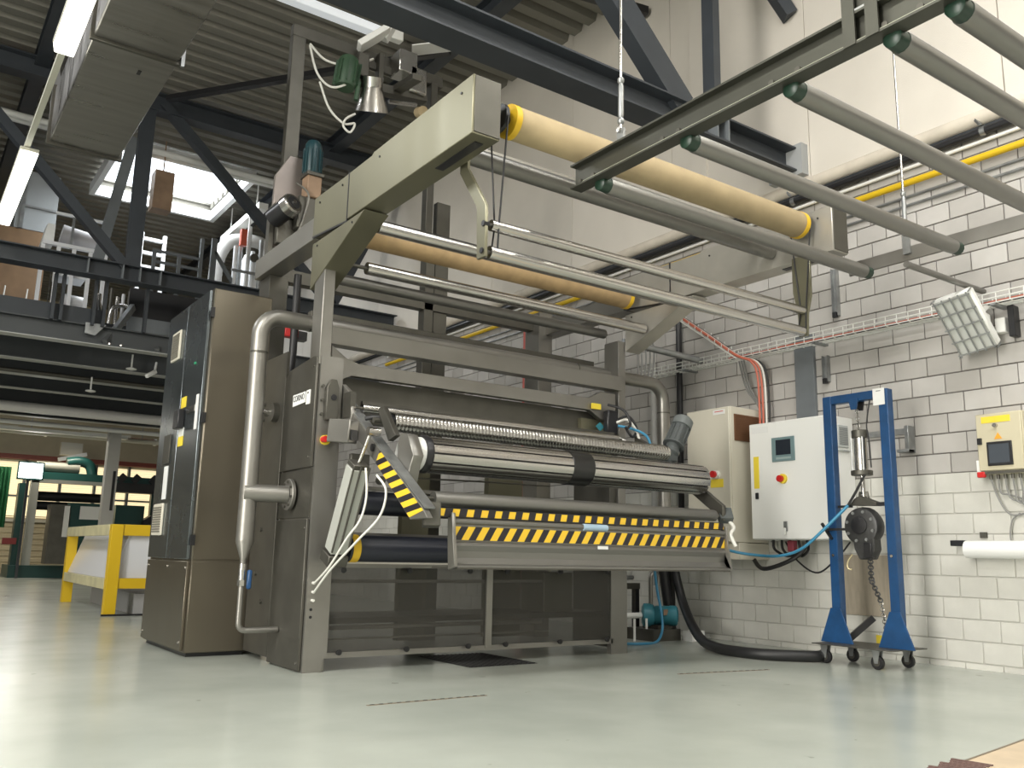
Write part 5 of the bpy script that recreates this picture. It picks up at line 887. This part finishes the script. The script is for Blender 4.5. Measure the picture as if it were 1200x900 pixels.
obj('cross_rail', MB().box(2.9, 4.7, 24.9, 25.05, 2.33, 2.42), MATS['pale_grey_frame'], t); obj('green_beam', MB().box(2.8, 6.3, 25.1, 25.5, 2.38, 2.62), GREENP, t); obj('green_leg', MB().box(2.65, 2.85, 25.0, 25.4, 0, 2.3), GREENP, t); obj('base', MB().box(2.6, 4.2, 24.8, 26.2, 0, .3), GREENP, t)
obj('top_tube', MB().cyl((3.0, 25.3, 2.76), (4.0, 25.3, 2.76), .13, 16), mat('grey_brown_tube', (.20, .20, .17), .5), t); obj('elbow', MB().tube(smooth_path([(3.7, 25.3, 2.9), (4.0, 25.3, 2.95), (4.25, 25.3, 2.85), (4.35, 25.3, 2.5)], 6), .13, 14), GREENP, t)
obj('winding_roll', MB().cyl((3.0, 25.4, 2.02), (4.6, 25.4, 2.02), .12, 16), BLACKG, t); obj('winding_roll', MB().cyl((3.0, 25.4, 1.78), (4.4, 25.4, 1.78), .11, 16), BLACKG, t)
obj('green_housing', MB().box(3.75, 4.5, 24.2, 24.8, .55, 1.84), GREENP, t); obj('white_plate', MB().box(3.95, 4.42, 24.18, 24.2, 1.44, 1.76), WHITEP, t); obj('grey_doors', MB().box(3.30, 3.72, 24.2, 24.8, .35, 1.78), STEELD, t); obj('switch_strip', MB().box(3.60, 3.72, 24.17, 24.2, 1.0, 1.75), WHITEP, t)
obj('green_box', MB().box(4.85, 5.55, 24.6, 25.2, .9, 1.85), GREENP, t); obj('dark_motor', MB().prism([(5.5, 1.0), (5.5, 1.45), (5.75, 1.62), (6.05, 1.35), (6.0, 1.0)], 'y', 24.6, 25.0), NAVY, t); obj('upper_carriage', MB().box(4.7, 6.4, 25.0, 25.4, 2.2, 2.45), BLACKG, t)
for x in (4.95, 5.3, 5.75, 6.05): obj('carriage_motor', MB().bar((x, 25.1, 2.48), (x + .14, 25.1, 2.66), .14, .16), BLACKG, t)
obj('red_box', MB().box(2.42, 2.72, 24.9, 25.0, .80, .95), mat('dark_red_paint', (.25, .03, .03), .5), t); obj('arm_bar', MB().bar((6.1, 25, 2.2), (6.4, 25, 1.75), .05, .05), BLACKG, t)
obj('green_curtain', MB().prism([(2.0 + .04 * k, 25 + .05 * (k % 2)) for k in range(12)] + [(2.44 - .04 * k, 25.08 + .05 * (k % 2)) for k in range(12)], 'z', 1.2, 2.68), GREENCURT, label='green curtain hanging at the left picture edge', cat='curtain', loc=(2.2, 25, 1.2))
t = thing('task_lamp', 'bright work lamp glowing beside the green curtain', 'lamp', (2.75, 24.5, 2.4)); obj('housing', MB().box(2.52, 3.10, 24.52, 24.62, 2.36, 2.80), GREENP, t); obj('glowing_face', MB().box(2.55, 3.06, 24.5, 24.52, 2.40, 2.76), mat('bright_lamp_face', (1, 1, 1), .4, emit=(1, 1, .97), estr=9), t); obj('stand', MB().box(2.74, 2.80, 24.55, 24.61, 0, 2.4), STRUCT, t)
t = thing('hall_column', 'pale grey hall column with a dark stripe between the green machines', 'column', (4.1, 22, 0)); obj('shaft', MB().box(4.02, 4.28, 21.9, 22.16, 0, 3.5), mat('pale_column_paint', (.44, .43, .40), .55), t); obj('dark_strip', MB().box(4.18, 4.24, 21.89, 21.9, 1.6, 2.5), BLACKG, t)
t = thing('white_electrical_box', 'white electrical box above the green machine before the window wall', 'box', (4.0, 27, 3.0)); obj('box', MB().box(3.75, 4.3, 27, 27.2, 3.25, 3.6), CREAM, t); obj('wall_arm', MB().box(4.0, 4.06, 27.2, 28.49, 3.4, 3.46), CREAM, t); obj('lamp', MB().bar((3.7, 26.9, 3.1), (4.4, 26.9, 3.3), .12, .1), WHITEP, t)

# small things seen through the machine frame
t = thing('speaker_box', 'small white box with a round black opening on the rear post', 'box', (4.3, 7.36, 2.2))
obj('box', MB().box(4.165, 4.30, 7.30, 7.40, 2.12, 2.27), WHITEP, t, .006); obj('opening', MB().cyl((4.24, 7.30, 2.195), (4.24, 7.29, 2.195), .042, 16), BLACK, t)
obj('red_pipe', MB().cyl((7.03, 9.75, .3), (7.03, 9.75, 3.9), .03, 10), mat('salmon_red_pipe', (.50, .12, .10), .5), label='red pipe standing against the block wall behind the machine', cat='pipe', loc=(7.03, 9.75, .3))
P('rear_brace', MB().bar((4.40, 7.35, 2.42), (5.46, 7.35, 1.62), .06, .07, (0, 1, 0)), STEEL)
